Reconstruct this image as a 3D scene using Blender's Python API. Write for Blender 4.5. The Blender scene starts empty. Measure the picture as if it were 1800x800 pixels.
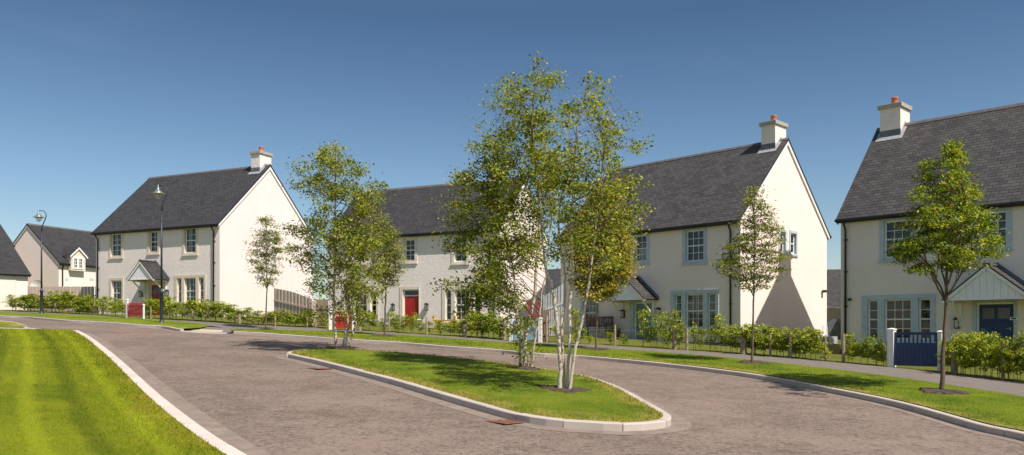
import bpy, bmesh, math, random
import numpy as np
from mathutils import Vector, Matrix, geometry
random.seed(7); rng = np.random.default_rng(7)
R = math.radians
scene = bpy.context.scene
col = scene.collection

# ------------------------------------------------------------------ camera, sky, sun, exposure
F, YH = 1440.25, 583.7                 # focal length and horizon in the photo's own pixels (1800 x 800)
cd = bpy.data.cameras.new('camera'); cam = bpy.data.objects.new('camera', cd); col.objects.link(cam)
cam.location = (0, 0, 0); cam.rotation_euler = (R(90), 0, 0)
cd.sensor_width = 36; cd.lens = F/1800*36; cd.shift_y = (YH-400)/1800
cd.clip_start = .1; cd.clip_end = 4000
scene.camera = cam

SUN_EL, SUN_AZ = R(52), R(-46)       # azimuth measured from +X
world = bpy.data.worlds.new("World"); scene.world = world; world.use_nodes = True
wn = world.node_tree.nodes; wl = world.node_tree.links
bg = wn['Background']; sky = wn.new('ShaderNodeTexSky'); sky.sky_type = 'NISHITA'; sky.sun_disc = False
sky.sun_elevation = SUN_EL; sky.sun_rotation = R(90)-SUN_AZ
sky.altitude = 300; sky.air_density = 1.15; sky.dust_density = .35; sky.ozone_density = 2.2
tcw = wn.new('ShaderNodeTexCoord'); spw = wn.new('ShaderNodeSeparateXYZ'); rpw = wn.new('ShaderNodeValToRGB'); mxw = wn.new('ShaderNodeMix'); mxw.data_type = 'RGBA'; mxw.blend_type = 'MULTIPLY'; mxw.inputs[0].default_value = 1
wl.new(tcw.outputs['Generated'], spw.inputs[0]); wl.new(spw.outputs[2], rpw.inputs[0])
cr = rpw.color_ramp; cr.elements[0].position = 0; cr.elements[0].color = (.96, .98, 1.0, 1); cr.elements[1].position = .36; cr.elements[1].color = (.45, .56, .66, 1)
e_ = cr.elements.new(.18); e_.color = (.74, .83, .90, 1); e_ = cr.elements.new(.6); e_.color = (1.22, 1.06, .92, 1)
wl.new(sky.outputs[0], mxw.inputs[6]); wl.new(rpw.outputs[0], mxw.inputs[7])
mpw = wn.new('ShaderNodeMapping'); mpw.inputs['Scale'].default_value = (3, 3, 11); mpw.inputs['Rotation'].default_value = (.3, .2, 0); wl.new(tcw.outputs['Generated'], mpw.inputs[0])
nzw = wn.new('ShaderNodeTexNoise'); nzw.inputs['Scale'].default_value = 1.6; nzw.inputs['Detail'].default_value = 6; wl.new(mpw.outputs[0], nzw.inputs['Vector'])
rp2 = wn.new('ShaderNodeValToRGB'); rp2.color_ramp.elements[0].position = .60; rp2.color_ramp.elements[0].color = (0, 0, 0, 1); rp2.color_ramp.elements[1].position = .85; rp2.color_ramp.elements[1].color = (.05, .05, .05, 1); wl.new(nzw.outputs['Fac'], rp2.inputs[0])
mx2 = wn.new('ShaderNodeMix'); mx2.data_type = 'RGBA'; wl.new(rp2.outputs[0], mx2.inputs[0]); wl.new(mxw.outputs[2], mx2.inputs[6]); mx2.inputs[7].default_value = (5.5, 6, 6.5, 1)
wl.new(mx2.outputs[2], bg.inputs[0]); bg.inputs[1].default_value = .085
sd = bpy.data.lights.new('sun', 'SUN'); sun = bpy.data.objects.new('sun', sd); col.objects.link(sun)
sd.energy = 4.9; sd.angle = R(.5); sd.color = (1, .91, .835)
sv = Vector((math.cos(SUN_EL)*math.cos(SUN_AZ), math.cos(SUN_EL)*math.sin(SUN_AZ), math.sin(SUN_EL)))
sun.rotation_euler = sv.to_track_quat('Z', 'Y').to_euler(); sun.location = sv*60
vs = scene.view_settings; vs.view_transform = 'Standard'; vs.look = 'None'; vs.exposure = .40; vs.gamma = 1
vs.use_curve_mapping = False
scene.cycles.max_bounces = 6; scene.cycles.transparent_max_bounces = 12

# ------------------------------------------------------------------ terrain
def H(X, Y):
    Yc = Y if Y < 55 else 55+15*(1-math.exp(-(Y-55)/15))
    Xc = X if abs(X) < 42 else math.copysign(42+15*(1-math.exp(-(abs(X)-42)/15)), X)
    return -2.031-.0283*Xc+.0458*Yc+.2*math.exp(-((X+15)**2+(Y-44)**2)/81)
def at(px, py, dz=0.0):
    """point of the terrain (raised by dz) seen at that pixel of the photo"""
    t = (px-900)/F; k = (YH-py)/F; Y = 30.0
    for _ in range(40):
        g = H(t*Y, Y)+dz-k*Y
        g2 = H(t*(Y+.01), Y+.01)+dz-k*(Y+.01)
        d = (g2-g)/.01
        Y = Y-g/d
        Y = min(max(Y, 1), 200)
    return Vector((t*Y, Y, H(t*Y, Y)+dz))
def ray(px, py, Y): return Vector(((px-900)/F*Y, Y, (YH-py)/F*Y))
KH = .12

# ------------------------------------------------------------------ object helpers
def tag(o, label=None, cat=None, group=None, kind=None):
    if label: o['label'] = label
    if cat: o['category'] = cat
    if group: o['group'] = group
    if kind: o['kind'] = kind
    return o
def empty(name, loc=(0, 0, 0), rz=0):
    o = bpy.data.objects.new(name, None); col.objects.link(o); o.location = loc; o.rotation_euler = (0, 0, rz)
    o.empty_display_size = .2
    return o
class MB:
    def __init__(s, M=None): s.v = []; s.f = []; s.m = []; s.uv = {}; s.M = M
    def P(s, p):
        if s.M: p = s.M(*p)
        s.v.append(tuple(p)); return len(s.v)-1
    def face(s, pts, m=0, uv=None):
        i = [s.P(p) for p in pts]; s.f.append(i); s.m.append(m)
        if uv: s.uv[len(s.f)-1] = uv
    def box(s, x0, x1, y0, y1, z0, z1, m=0):
        c = [(x0,y0,z0),(x1,y0,z0),(x1,y1,z0),(x0,y1,z0),(x0,y0,z1),(x1,y0,z1),(x1,y1,z1),(x0,y1,z1)]
        i = [s.P(p) for p in c]
        for q in ((0,3,2,1),(4,5,6,7),(0,1,5,4),(1,2,6,5),(2,3,7,6),(3,0,4,7)):
            s.f.append([i[k] for k in q]); s.m.append(m)
    def hexa(s, c, m=0):
        i = [s.P(p) for p in c]
        for q in ((0,3,2,1),(4,5,6,7),(0,1,5,4),(1,2,6,5),(2,3,7,6),(3,0,4,7)):
            s.f.append([i[k] for k in q]); s.m.append(m)
    def bar(s, a, b, w, h, m=0, up=(0,0,1)):
        a = Vector(a); b = Vector(b); d = (b-a).normalized(); u = Vector(up)
        sd_ = d.cross(u)
        if sd_.length < 1e-4: sd_ = d.cross(Vector((1,0,0)))
        sd_.normalize(); u = sd_.cross(d).normalized()
        sd_ *= w/2; u *= h/2
        s.hexa([a-sd_-u, a+sd_-u, b+sd_-u, b-sd_-u, a-sd_+u, a+sd_+u, b+sd_+u, b-sd_+u], m)
    def prism(s, poly, fn, m=0):
        """poly: list of 2-D points, fn(p, k) -> 3-D for k in 0,1"""
        a = [s.P(fn(p, 0)) for p in poly]; b = [s.P(fn(p, 1)) for p in poly]
        s.f += [a[::-1], b]; s.m += [m, m]
        n = len(poly)
        for i in range(n):
            j = (i+1) % n; s.f.append([a[i], a[j], b[j], b[i]]); s.m.append(m)
    def tube(s, pts, rad, n=8, m=0, cap=True):
        pts = [Vector(p) for p in pts]; rings = []
        prev = None
        for k, p in enumerate(pts):
            d = (pts[min(k+1, len(pts)-1)]-pts[max(k-1, 0)]).normalized()
            if prev is None:
                a = d.cross(Vector((0, 0, 1)))
                if a.length < .05: a = d.cross(Vector((1, 0, 0)))
            else: a = prev-d*prev.dot(d)
            a.normalize(); prev = a; b = d.cross(a)
            r = rad[k] if hasattr(rad, '__len__') else rad
            rings.append([s.P(p+(a*math.cos(2*math.pi*i/n)+b*math.sin(2*math.pi*i/n))*r) for i in range(n)])
        for k in range(len(rings)-1):
            for i in range(n):
                j = (i+1) % n
                s.f.append([rings[k][i], rings[k][j], rings[k+1][j], rings[k+1][i]]); s.m.append(m)
        if cap: s.f += [rings[0][::-1], rings[-1]]; s.m += [m, m]
    def lathe(s, prof, n=20, m=0, c=(0, 0, 0)):
        rings = [[s.P((c[0]+r*math.cos(2*math.pi*i/n), c[1]+r*math.sin(2*math.pi*i/n), c[2]+z)) for i in range(n)] for r, z in prof]
        for k in range(len(rings)-1):
            for i in range(n):
                j = (i+1) % n
                s.f.append([rings[k][i], rings[k][j], rings[k+1][j], rings[k+1][i]]); s.m.append(m)
    def build(s, name, mats, parent=None, smooth=False, recalc=True):
        me = bpy.data.meshes.new(name); me.from_pydata(s.v, [], s.f)
        if not isinstance(mats, (list, tuple)): mats = [mats]
        for m in mats: me.materials.append(m)
        me.polygons.foreach_set('material_index', s.m)
        if s.uv:
            ul = me.uv_layers.new(name='UVMap')
            for p in me.polygons:
                if p.index in s.uv:
                    for li, u in zip(p.loop_indices, s.uv[p.index]): ul.data[li].uv = u
        if recalc:
            bm = bmesh.new(); bm.from_mesh(me); bmesh.ops.recalc_face_normals(bm, faces=bm.faces); bm.to_mesh(me); bm.free()
        if smooth: me.polygons.foreach_set('use_smooth', [True]*len(me.polygons))
        me.update()
        o = bpy.data.objects.new(name, me); col.objects.link(o)
        if parent: o.parent = parent
        return o
def bevel(o, w=.01, seg=2):
    b = o.modifiers.new('bevel', 'BEVEL'); b.width = w; b.segments = seg; b.limit_method = 'ANGLE'
    return o

# ------------------------------------------------------------------ materials
def mat(name):
    m = bpy.data.materials.new(name); m.use_nodes = True
    nt = m.node_tree; b = nt.nodes['Principled BSDF']
    return m, nt, b
class N:
    def __init__(s, nt): s.nt = nt
    def new(s, t, **k):
        n = s.nt.nodes.new(t)
        for a, v in k.items(): setattr(n, a, v)
        return n
    def link(s, a, b): s.nt.links.new(a, b)
    def coord(s, kind='Object'): return s.new('ShaderNodeTexCoord').outputs[kind]
    def world(s): return s.new('ShaderNodeNewGeometry').outputs['Position']
    def noise(s, vec, scale, detail=3, rough=.55, dist=0):
        n = s.new('ShaderNodeTexNoise'); n.inputs['Scale'].default_value = scale
        n.inputs['Detail'].default_value = detail; n.inputs['Roughness'].default_value = rough
        n.inputs['Distortion'].default_value = dist
        s.link(vec, n.inputs['Vector']); return n.outputs['Fac']
    def ramp(s, fac, stops, interp='LINEAR'):
        n = s.new('ShaderNodeValToRGB'); cr = n.color_ramp; cr.interpolation = interp
        while len(cr.elements) < len(stops): cr.elements.new(.5)
        for e, (p, c) in zip(cr.elements, stops):
            e.position = p; e.color = (*c, 1) if len(c) == 3 else c
        s.link(fac, n.inputs[0]); return n.outputs[0]
    def mix(s, fac, a, b, mode='MIX'):
        n = s.new('ShaderNodeMix', data_type='RGBA', blend_type=mode)
        for inp, v in ((n.inputs[0], fac), (n.inputs[6], a), (n.inputs[7], b)):
            if isinstance(v, (int, float)): inp.default_value = v
            elif isinstance(v, tuple): inp.default_value = (*v, 1)
            else: s.link(v, inp)
        return n.outputs[2]
    def math(s, op, a, b=None):
        n = s.new('ShaderNodeMath', operation=op)
        for inp, v in ((n.inputs[0], a), (n.inputs[1], b)):
            if v is None: continue
            if isinstance(v, (int, float)): inp.default_value = v
            else: s.link(v, inp)
        return n.outputs[0]
    def bump(s, h, strength, dist, b):
        n = s.new('ShaderNodeBump'); n.inputs['Strength'].default_value = strength; n.inputs['Distance'].default_value = dist
        s.link(h, n.inputs['Height']); s.link(n.outputs[0], b.inputs['Normal'])
    def scalev(s, v, sc):
        n = s.new('ShaderNodeMapping'); n.inputs['Scale'].default_value = sc; s.link(v, n.inputs[0]); return n.outputs[0]
def g3(a, b, c): return (a, b, c)
def plain(name, c, rough=.6, var=.12, scale=6, metallic=0, bump=.0, spec=.5):
    m, nt, b = mat(name); n = N(nt); v = n.coord()
    f = n.noise(v, scale, 4)
    lo = tuple(x*(1-var) for x in c); hi = tuple(min(1, x*(1+var)) for x in c)
    n.link(n.ramp(f, [(.3, lo), (.7, hi)]), b.inputs['Base Color'])
    b.inputs['Roughness'].default_value = rough; b.inputs['Metallic'].default_value = metallic
    b.inputs['Specular IOR Level'].default_value = spec
    if bump: n.bump(n.noise(v, scale*12, 3), bump, .01, b)
    return m
def harling(name, c, dirt, bumpd=.018, scale=26, stren=.8):
    m, nt, b = mat(name); n = N(nt); v = n.coord()
    f = n.noise(v, .5, 4, .6); f2 = n.noise(n.scalev(v, (3, 3, .5)), 1.2, 4)
    c1 = n.ramp(f, [(.3, tuple(x*.93 for x in c)), (.7, c)])
    c2 = n.mix(n.ramp(f2, [(.52, (0, 0, 0)), (.85, (.22, .22, .22))]), c1, dirt)
    n.link(c2, b.inputs['Base Color']); b.inputs['Roughness'].default_value = .9
    b.inputs['Specular IOR Level'].default_value = .15
    vo = n.new('ShaderNodeTexVoronoi', feature='SMOOTH_F1'); vo.inputs['Scale'].default_value = scale; n.link(v, vo.inputs['Vector'])
    h = n.math('ADD', n.math('MULTIPLY', vo.outputs['Distance'], -.5), n.math('MULTIPLY', n.noise(v, scale*.55, 5, .75), 1.7))
    n.bump(h, stren, bumpd, b)
    return m
def slate(name, c1, c2, mort):
    m, nt, b = mat(name); n = N(nt); v = n.coord('UV')
    br = n.new('ShaderNodeTexBrick'); br.offset = .5; br.squash = 1
    n.link(v, br.inputs['Vector'])
    br.inputs['Color1'].default_value = (*c1, 1); br.inputs['Color2'].default_value = (*c2, 1); br.inputs['Mortar'].default_value = (*mort, 1)
    br.inputs['Scale'].default_value = 1; br.inputs['Mortar Size'].default_value = .012; br.inputs['Mortar Smooth'].default_value = .2
    br.inputs['Brick Width'].default_value = .27; br.inputs['Row Height'].default_value = .165; br.inputs['Bias'].default_value = 0
    f = n.noise(v, 1.1, 5, .6); f2 = n.noise(n.scalev(v, (3, .8, 1)), 2.5, 4)
    c = n.mix(n.ramp(f, [(.35, (0, 0, 0)), (.7, (.22, .22, .22))]), br.outputs['Color'], tuple(x*1.35 for x in c2))
    c = n.mix(n.ramp(f2, [(.55, (0, 0, 0)), (.75, (.3, .3, .3))]), c, tuple(x*.6 for x in c1))
    n.link(c, b.inputs['Base Color']); b.inputs['Roughness'].default_value = .62
    b.inputs['Specular IOR Level'].default_value = .35
    # each course overlaps the one below: a saw-tooth height up the slope
    sp = n.new('ShaderNodeSeparateXYZ'); n.link(v, sp.inputs[0])
    saw = n.math('FRACT', n.math('DIVIDE', sp.outputs[1], .165))
    hh = n.math('ADD', n.math('MULTIPLY', saw, -1.1), n.math('MULTIPLY', n.noise(v, 14, 3), .5))
    hh = n.math('ADD', hh, n.math('MULTIPLY', br.outputs['Fac'], -.5))
    n.bump(hh, 1.0, .022, b)
    return m
def leafmat(name, stops, rough=.45, trans=.35):
    m, nt, b = mat(name); n = N(nt)
    g = n.new('ShaderNodeNewGeometry')
    c = n.ramp(g.outputs['Random Per Island'], stops)
    big = n.noise(n.world(), .9, 2)
    c = n.mix(n.ramp(big, [(.35, (0, 0, 0)), (.65, (.5, .5, .5))]), c, stops[0][1])
    n.link(c, b.inputs['Base Color']); b.inputs['Roughness'].default_value = rough; b.inputs['Specular IOR Level'].default_value = .28
    tr = n.new('ShaderNodeBsdfTranslucent'); n.link(n.mix(1.0, c, (1.2, 1.15, .45), 'MULTIPLY'), tr.inputs['Color'])
    mx = n.new('ShaderNodeMixShader'); mx.inputs[0].default_value = trans
    n.link(b.outputs[0], mx.inputs[1]); n.link(tr.outputs[0], mx.inputs[2])
    n.link(mx.outputs[0], nt.nodes['Material Output'].inputs['Surface'])
    return m
M = {}
M['harl_white'] = harling('harl_white', (.87, .785, .735), (.68, .59, .54), .024, 34, .9)
M['harl_cream'] = harling('harl_cream', (.84, .738, .665), (.62, .53, .46), .018, 40, .6)
M['harl_far'] = harling('harl_far', (.86, .765, .69), (.70, .60, .52), .010, 30, .6)
M['slate_dark'] = slate('slate_dark', (.033, .032, .034), (.056, .053, .052), (.012, .012, .012))
M['slate_brown'] = slate('slate_brown', (.040, .038, .038), (.080, .073, .069), (.014, .013, .013))
M['ridge'] = plain('ridge', (.10, .092, .088), .7, .25, 5)
M['stone'] = plain('stone', (.66, .57, .46), .8, .1, 4, bump=.15)
M['stone_pale'] = plain('stone_pale', (.70, .62, .52), .8, .1, 4, bump=.15)
M['surround_blue'] = plain('surround_blue', (.44, .51, .56), .7, .1, 4, bump=.1)
M['white'] = plain('white', (.78, .77, .74), .45, .04, 3)
M['white_cool'] = plain('white_cool', (.83, .81, .83), .5, .05, 3)
M['verge'] = plain('verge', (.52, .50, .47), .7, .1, 3)
M['black'] = plain('black', (.012, .012, .013), .4, .2, 4)
M['plinth'] = plain('plinth', (.030, .030, .031), .85, .25, 5)
M['lead'] = plain('lead', (.13, .145, .165), .55, .25, 6)
M['lead_pale'] = plain('lead_pale', (.33, .34, .35), .5, .2, 6)
M['concrete'] = plain('concrete', (.36, .34, .30), .9, .15, 8, bump=.2)
M['terracotta'] = plain('terracotta', (.52, .15, .065), .8, .12, 6)
M['red_door'] = plain('red_door', (.40, .018, .015), .35, .1, 4)
M['red_dark'] = plain('red_dark', (.30, .018, .018), .4, .12, 4)
M['red_gate'] = plain('red_gate', (.40, .03, .03), .5, .15, 5)
M['teal_door'] = plain('teal_door', (.13, .23, .28), .4, .1, 4)
M['navy'] = plain('navy', (.020, .044, .135), .55, .12, 4)
M['blue_gate'] = plain('blue_gate', (.24, .38, .52), .5, .12, 4)
M['iron'] = plain('iron', (.035, .045, .055), .45, .2, 6, metallic=.3)
M['iron_pale'] = plain('iron_pale', (.20, .24, .25), .4, .2, 6, metallic=.3)
M['rim'] = plain('rim', (.34, .26, .16), .5, .2, 8)
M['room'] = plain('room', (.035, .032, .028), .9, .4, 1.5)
M['curtain'] = plain('curtain', (.62, .60, .57), .9, .08, 3)
M['blind'] = plain('blind', (.66, .66, .64), .6, .04, 3)
M['cream_door'] = plain('cream_door', (.74, .68, .60), .6, .03, 2)
M['yellow_wood'] = plain('yellow_wood', (.60, .34, .05), .6, .15, 8)
M['brown_wood'] = plain('brown_wood', (.062, .028, .020), .55, .25, 10)
M['barrel'] = plain('barrel', (.10, .06, .04), .7, .25, 10)
M['soil'] = plain('soil', (.070, .045, .030), .95, .5, 9, bump=1.0)
M['rust'] = plain('rust', (.20, .085, .048), .85, .3, 14)
M['post_wood'] = plain('post_wood', (.32, .245, .18), .85, .3, 9, bump=.4)
M['wire'] = plain('wire', (.40, .40, .38), .5, .1, 4)
M['pot'] = plain('pot', (.62, .60, .54), .7, .1, 5)
M['flower'] = plain('flower', (.65, .05, .06), .6, .3, 20)
M['bark'] = plain('bark', (.125, .088, .060), .9, .3, 12, bump=.6)
M['twig'] = plain('twig', (.15, .10, .07), .8, .3, 12)
M['concrete_pale'] = plain('concrete_pale', (.46, .40, .31), .9, .15, 4, bump=.3)
def timber(name, c):
    m, nt, b = mat(name); n = N(nt); v = n.coord()
    f = n.noise(n.scalev(v, (14, 14, 1)), 1.5, 5); f2 = n.noise(v, 1.3, 3)
    cc = n.ramp(f, [(.3, tuple(x*.7 for x in c)), (.7, tuple(x*1.2 for x in c))])
    cc = n.mix(n.ramp(f2, [(.4, (0, 0, 0)), (.7, (.4, .4, .4))]), cc, (c[0]*1.1, c[1]*.9, c[2]*.75))
    n.link(cc, b.inputs['Base Color']); b.inputs['Roughness'].default_value = .85; n.bump(f, .4, .01, b)
    return m
M['timber'] = timber('timber', (.50, .405, .335)); M['timber_dark'] = timber('timber_dark', (.20, .145, .11))
def birchbark():
    m, nt, b = mat('birch_bark'); n = N(nt); v = n.coord()
    f = n.noise(n.scalev(v, (6, 6, 26)), 1.3, 4, .6); f2 = n.noise(v, 2.2, 4); f3 = n.noise(n.scalev(v, (1, 1, 1)), 7, 4)
    c = n.ramp(f2, [(.3, (.38, .32, .23)), (.6, (.56, .50, .40)), (.8, (.30, .26, .16))])
    c = n.mix(n.ramp(f, [(.60, (0, 0, 0)), (.68, (1, 1, 1))]), c, (.05, .038, .030))
    sp = n.new('ShaderNodeSeparateXYZ'); n.link(v, sp.inputs[0])
    c = n.mix(n.ramp(n.math('MULTIPLY', sp.outputs[2], .1), [(.24, (0, 0, 0)), (.50, (.9, .9, .9))]), c, (.20, .115, .075))
    c = n.mix(n.ramp(f3, [(.63, (0, 0, 0)), (.70, (.8, .8, .8))]), c, (.14, .12, .06))
    n.link(c, b.inputs['Base Color']); b.inputs['Roughness'].default_value = .7; n.bump(f, .3, .01, b)
    return m
M['birch'] = birchbark()
M['leaf_birch'] = leafmat('leaf_birch', [(0, (.050, .090, .010)), (.35, (.18, .235, .018)), (.7, (.38, .42, .035)), (.9, (.56, .56, .08)), (.98, (.52, .34, .06))], .5, .45)
M['leaf_rowan'] = leafmat('leaf_rowan', [(0, (.10, .14, .025)), (.5, (.25, .27, .04)), (1, (.42, .38, .08))], .5)
M['leaf_dense'] = leafmat('leaf_dense', [(0, (.035, .085, .010)), (.5, (.17, .26, .016)), (.85, (.50, .52, .025)), (1, (.60, .46, .02))], .5)
M['leaf_yellow'] = leafmat('leaf_yellow', [(0, (.17, .19, .025)), (.5, (.36, .32, .03)), (1, (.55, .40, .07))], .5)
M['leaf_hedge'] = leafmat('leaf_hedge', [(0, (.10, .18, .012)), (.5, (.33, .40, .022)), (.85, (.58, .60, .05)), (1, (.62, .48, .07))], .5)
M['grass_blade'] = leafmat('grass_blade', [(0, (.10, .16, .008)), (.5, (.20, .25, .010)), (.85, (.29, .31, .016)), (1, (.42, .36, .09))], .55, .4)
def glassmat():
    m, nt, b = mat('glass'); n = N(nt)
    gl = n.new('ShaderNodeBsdfGlossy'); gl.inputs['Roughness'].default_value = .015; gl.inputs['Color'].default_value = (.9, .93, .95, 1)
    tr = n.new('ShaderNodeBsdfTransparent'); tr.inputs['Color'].default_value = (.82, .86, .86, 1)
    fr = n.new('ShaderNodeFresnel'); fr.inputs['IOR'].default_value = 1.65
    mx = n.new('ShaderNodeMixShader')
    nb = n.new('ShaderNodeBump'); nb.inputs['Strength'].default_value = .25; nb.inputs['Distance'].default_value = .01
    n.link(n.noise(n.coord(), 1.5, 2), nb.inputs['Height']); n.link(nb.outputs[0], gl.inputs['Normal'])
    n.link(fr.outputs[0], mx.inputs[0]); n.link(tr.outputs[0], mx.inputs[1]); n.link(gl.outputs[0], mx.inputs[2])
    n.link(mx.outputs[0], nt.nodes['Material Output'].inputs['Surface'])
    return m
M['glass'] = glassmat()
def clearglass():
    m, nt, b = mat('lamp_glass'); n = N(nt)
    gl = n.new('ShaderNodeBsdfGlossy'); gl.inputs['Roughness'].default_value = .1
    tr = n.new('ShaderNodeBsdfTransparent'); tr.inputs['Color'].default_value = (.8, .84, .86, 1)
    df = n.new('ShaderNodeBsdfDiffuse'); df.inputs['Color'].default_value = (.7, .75, .78, 1)
    m1 = n.new('ShaderNodeMixShader'); m1.inputs[0].default_value = .3; n.link(tr.outputs[0], m1.inputs[1]); n.link(df.outputs[0], m1.inputs[2])
    m2 = n.new('ShaderNodeMixShader'); m2.inputs[0].default_value = .15; n.link(m1.outputs[0], m2.inputs[1]); n.link(gl.outputs[0], m2.inputs[2])
    n.link(m2.outputs[0], nt.nodes['Material Output'].inputs['Surface'])
    return m
M['lamp_glass'] = clearglass()
def roadmat(name, lo, hi, pale, amount=.5, worn=True):
    m, nt, b = mat(name); n = N(nt); v = n.world()
    f = n.noise(v, 12, 5, .75); big = n.noise(v, .35, 4, .6); fine = n.noise(v, 40, 3, .6); mid = n.noise(v, 2.2, 4, .6)
    br = n.new('ShaderNodeTexBrick'); n.link(n.scalev(v, (1, 1, 1)), br.inputs['Vector']); br.inputs['Scale'].default_value = 1
    br.inputs['Brick Width'].default_value = .24; br.inputs['Row Height'].default_value = .12; br.inputs['Mortar Size'].default_value = .012
    br.inputs['Color1'].default_value = (*lo, 1); br.inputs['Color2'].default_value = (*tuple((a+c)/2 for a, c in zip(lo, hi)), 1); br.inputs['Mortar'].default_value = (*tuple((a+c*2)/3 for a, c in zip(lo, hi)), 1)
    s = n.math('ADD', f, n.math('MULTIPLY', n.math('SUBTRACT', big, .5), .5))
    s = n.math('ADD', s, n.math('MULTIPLY', n.math('SUBTRACT', mid, .5), .3))
    c = n.mix(n.ramp(s, [(.45, (0, 0, 0)), (.57, (.92, .92, .92))]), br.outputs['Color'], hi)
    c = n.mix(n.ramp(fine, [(.35, (0, 0, 0)), (.72, (.55, .55, .55))]), c, pale)
    n.link(c, b.inputs['Base Color']); b.inputs['Roughness'].default_value = .88; b.inputs['Specular IOR Level'].default_value = .25
    h = n.math('ADD', n.math('MULTIPLY', f, 1.0), n.math('MULTIPLY', br.outputs['Fac'], -.5))
    n.bump(h, .6, .02, b)
    return m
M['road'] = roadmat('road_paving', (.050, .040, .035), (.225, .170, .136), (.32, .245, .195))
M['channel'] = plain('channel', (.225, .176, .142), .9, .2, 3.5, bump=.6)
M['pavement'] = plain('pavement', (.165, .140, .118), .92, .14, 3, bump=.4)
M['buff'] = plain('buff', (.50, .43, .30), .9, .12, 6, bump=.3)
def kerbm(name, c):
    m, nt, b = mat(name); n = N(nt); v = n.world()
    f = n.noise(v, 3, 4); g = n.noise(v, 90, 2, .7)
    ri = n.new('ShaderNodeNewGeometry').outputs['Random Per Island']
    cc = n.ramp(f, [(.3, tuple(x*.85 for x in c)), (.7, c)])
    cc = n.mix(.35, cc, n.ramp(ri, [(0, tuple(x*.75 for x in c)), (1, tuple(x*1.1 for x in c))]))
    cc = n.mix(n.ramp(g, [(.45, (0, 0, 0)), (.7, (.5, .5, .5))]), cc, tuple(x*.6 for x in c))
    n.link(cc, b.inputs['Base Color']); b.inputs['Roughness'].default_value = .9; n.bump(g, .3, .004, b)
    return m
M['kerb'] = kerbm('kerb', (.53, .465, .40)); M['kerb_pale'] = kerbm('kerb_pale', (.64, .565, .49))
def lawnmat(name, lo, mid_, hi, dry, stripes=0.0, dryedge=0.0, blade=False):
    m, nt, b = mat(name); n = N(nt); v = n.world()
    f = n.noise(v, .7, 5, .62); fine = n.noise(v, 26, 4, .75); f3 = n.noise(v, 4.5, 5, .7); f4 = n.noise(v, .33, 3)
    c = n.ramp(f, [(.30, lo), (.5, mid_), (.7, hi)])
    c = n.mix(n.ramp(f3, [(.50, (0, 0, 0)), (.72, (.5, .5, .5))]), c, dry)
    c = n.mix(n.ramp(f4, [(.45, (0, 0, 0)), (.62, (.5, .5, .5))]), c, hi)
    at_ = n.new('ShaderNodeAttribute', attribute_name='dist')
    if stripes:
        w = n.math('SINE', n.math('ADD', n.math('MULTIPLY', at_.outputs['Fac'], 2*math.pi/1.25), n.math('MULTIPLY', f, 2.0)))
        c = n.mix(n.ramp(w, [(.62, (0, 0, 0)), (.97, (stripes,)*3)]), c, tuple(x*.55 for x in lo))
        c = n.mix(n.ramp(n.math('MULTIPLY', w, -1), [(.7, (0, 0, 0)), (.98, (stripes,)*3)]), c, tuple(min(1, x*1.4) for x in hi))
    if dryedge:
        e = n.math('ADD', n.math('MULTIPLY', at_.outputs['Fac'], -1), n.math('MULTIPLY', n.noise(v, 1.3, 4), 1.9))
        c = n.mix(n.ramp(e, [(.35, (0, 0, 0)), (.8, (dryedge,)*3)]), c, dry)
    if blade:
        g = n.new('ShaderNodeNewGeometry')
        c = n.mix(1.0, c, n.ramp(g.outputs['Random Per Island'], [(0, (.55, .62, .5)), (.6, (1.05, 1.05, 1)), (1, (1.45, 1.3, 1.9))]), 'MULTIPLY')
        tr = n.new('ShaderNodeBsdfTranslucent'); n.link(c, tr.inputs['Color']); mx = n.new('ShaderNodeMixShader'); mx.inputs[0].default_value = .4
        n.link(b.outputs[0], mx.inputs[1]); n.link(tr.outputs[0], mx.inputs[2]); n.link(mx.outputs[0], nt.nodes['Material Output'].inputs['Surface'])
    else:
        c = n.mix(n.ramp(fine, [(.3, (.55, .55, .55)), (.62, (0, 0, 0))]), c, tuple(x*.45 for x in lo))
        n.bump(n.math('ADD', fine, f3), 1, .05, b)
    n.link(c, b.inputs['Base Color']); b.inputs['Roughness'].default_value = .9; b.inputs['Specular IOR Level'].default_value = .1
    return m
LC = ((.130, .19, .007), (.215, .26, .009), (.29, .325, .014), (.38, .31, .035), .5, .65)
VC = ((.080, .150, .009), (.160, .225, .012), (.235, .285, .020), (.38, .33, .07), 0, .9)
M['lawn_blade'] = lawnmat('lawn_blade', *LC, blade=True); M['verge_blade'] = lawnmat('verge_blade', *VC, blade=True)
M['lawn'] = lawnmat('lawn', *LC); M['verge_grass'] = lawnmat('verge_grass', *VC)
M['garden'] = lawnmat('garden_grass', (.10, .125, .02), (.155, .175, .03), (.20, .22, .04), (.24, .22, .08))

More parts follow.
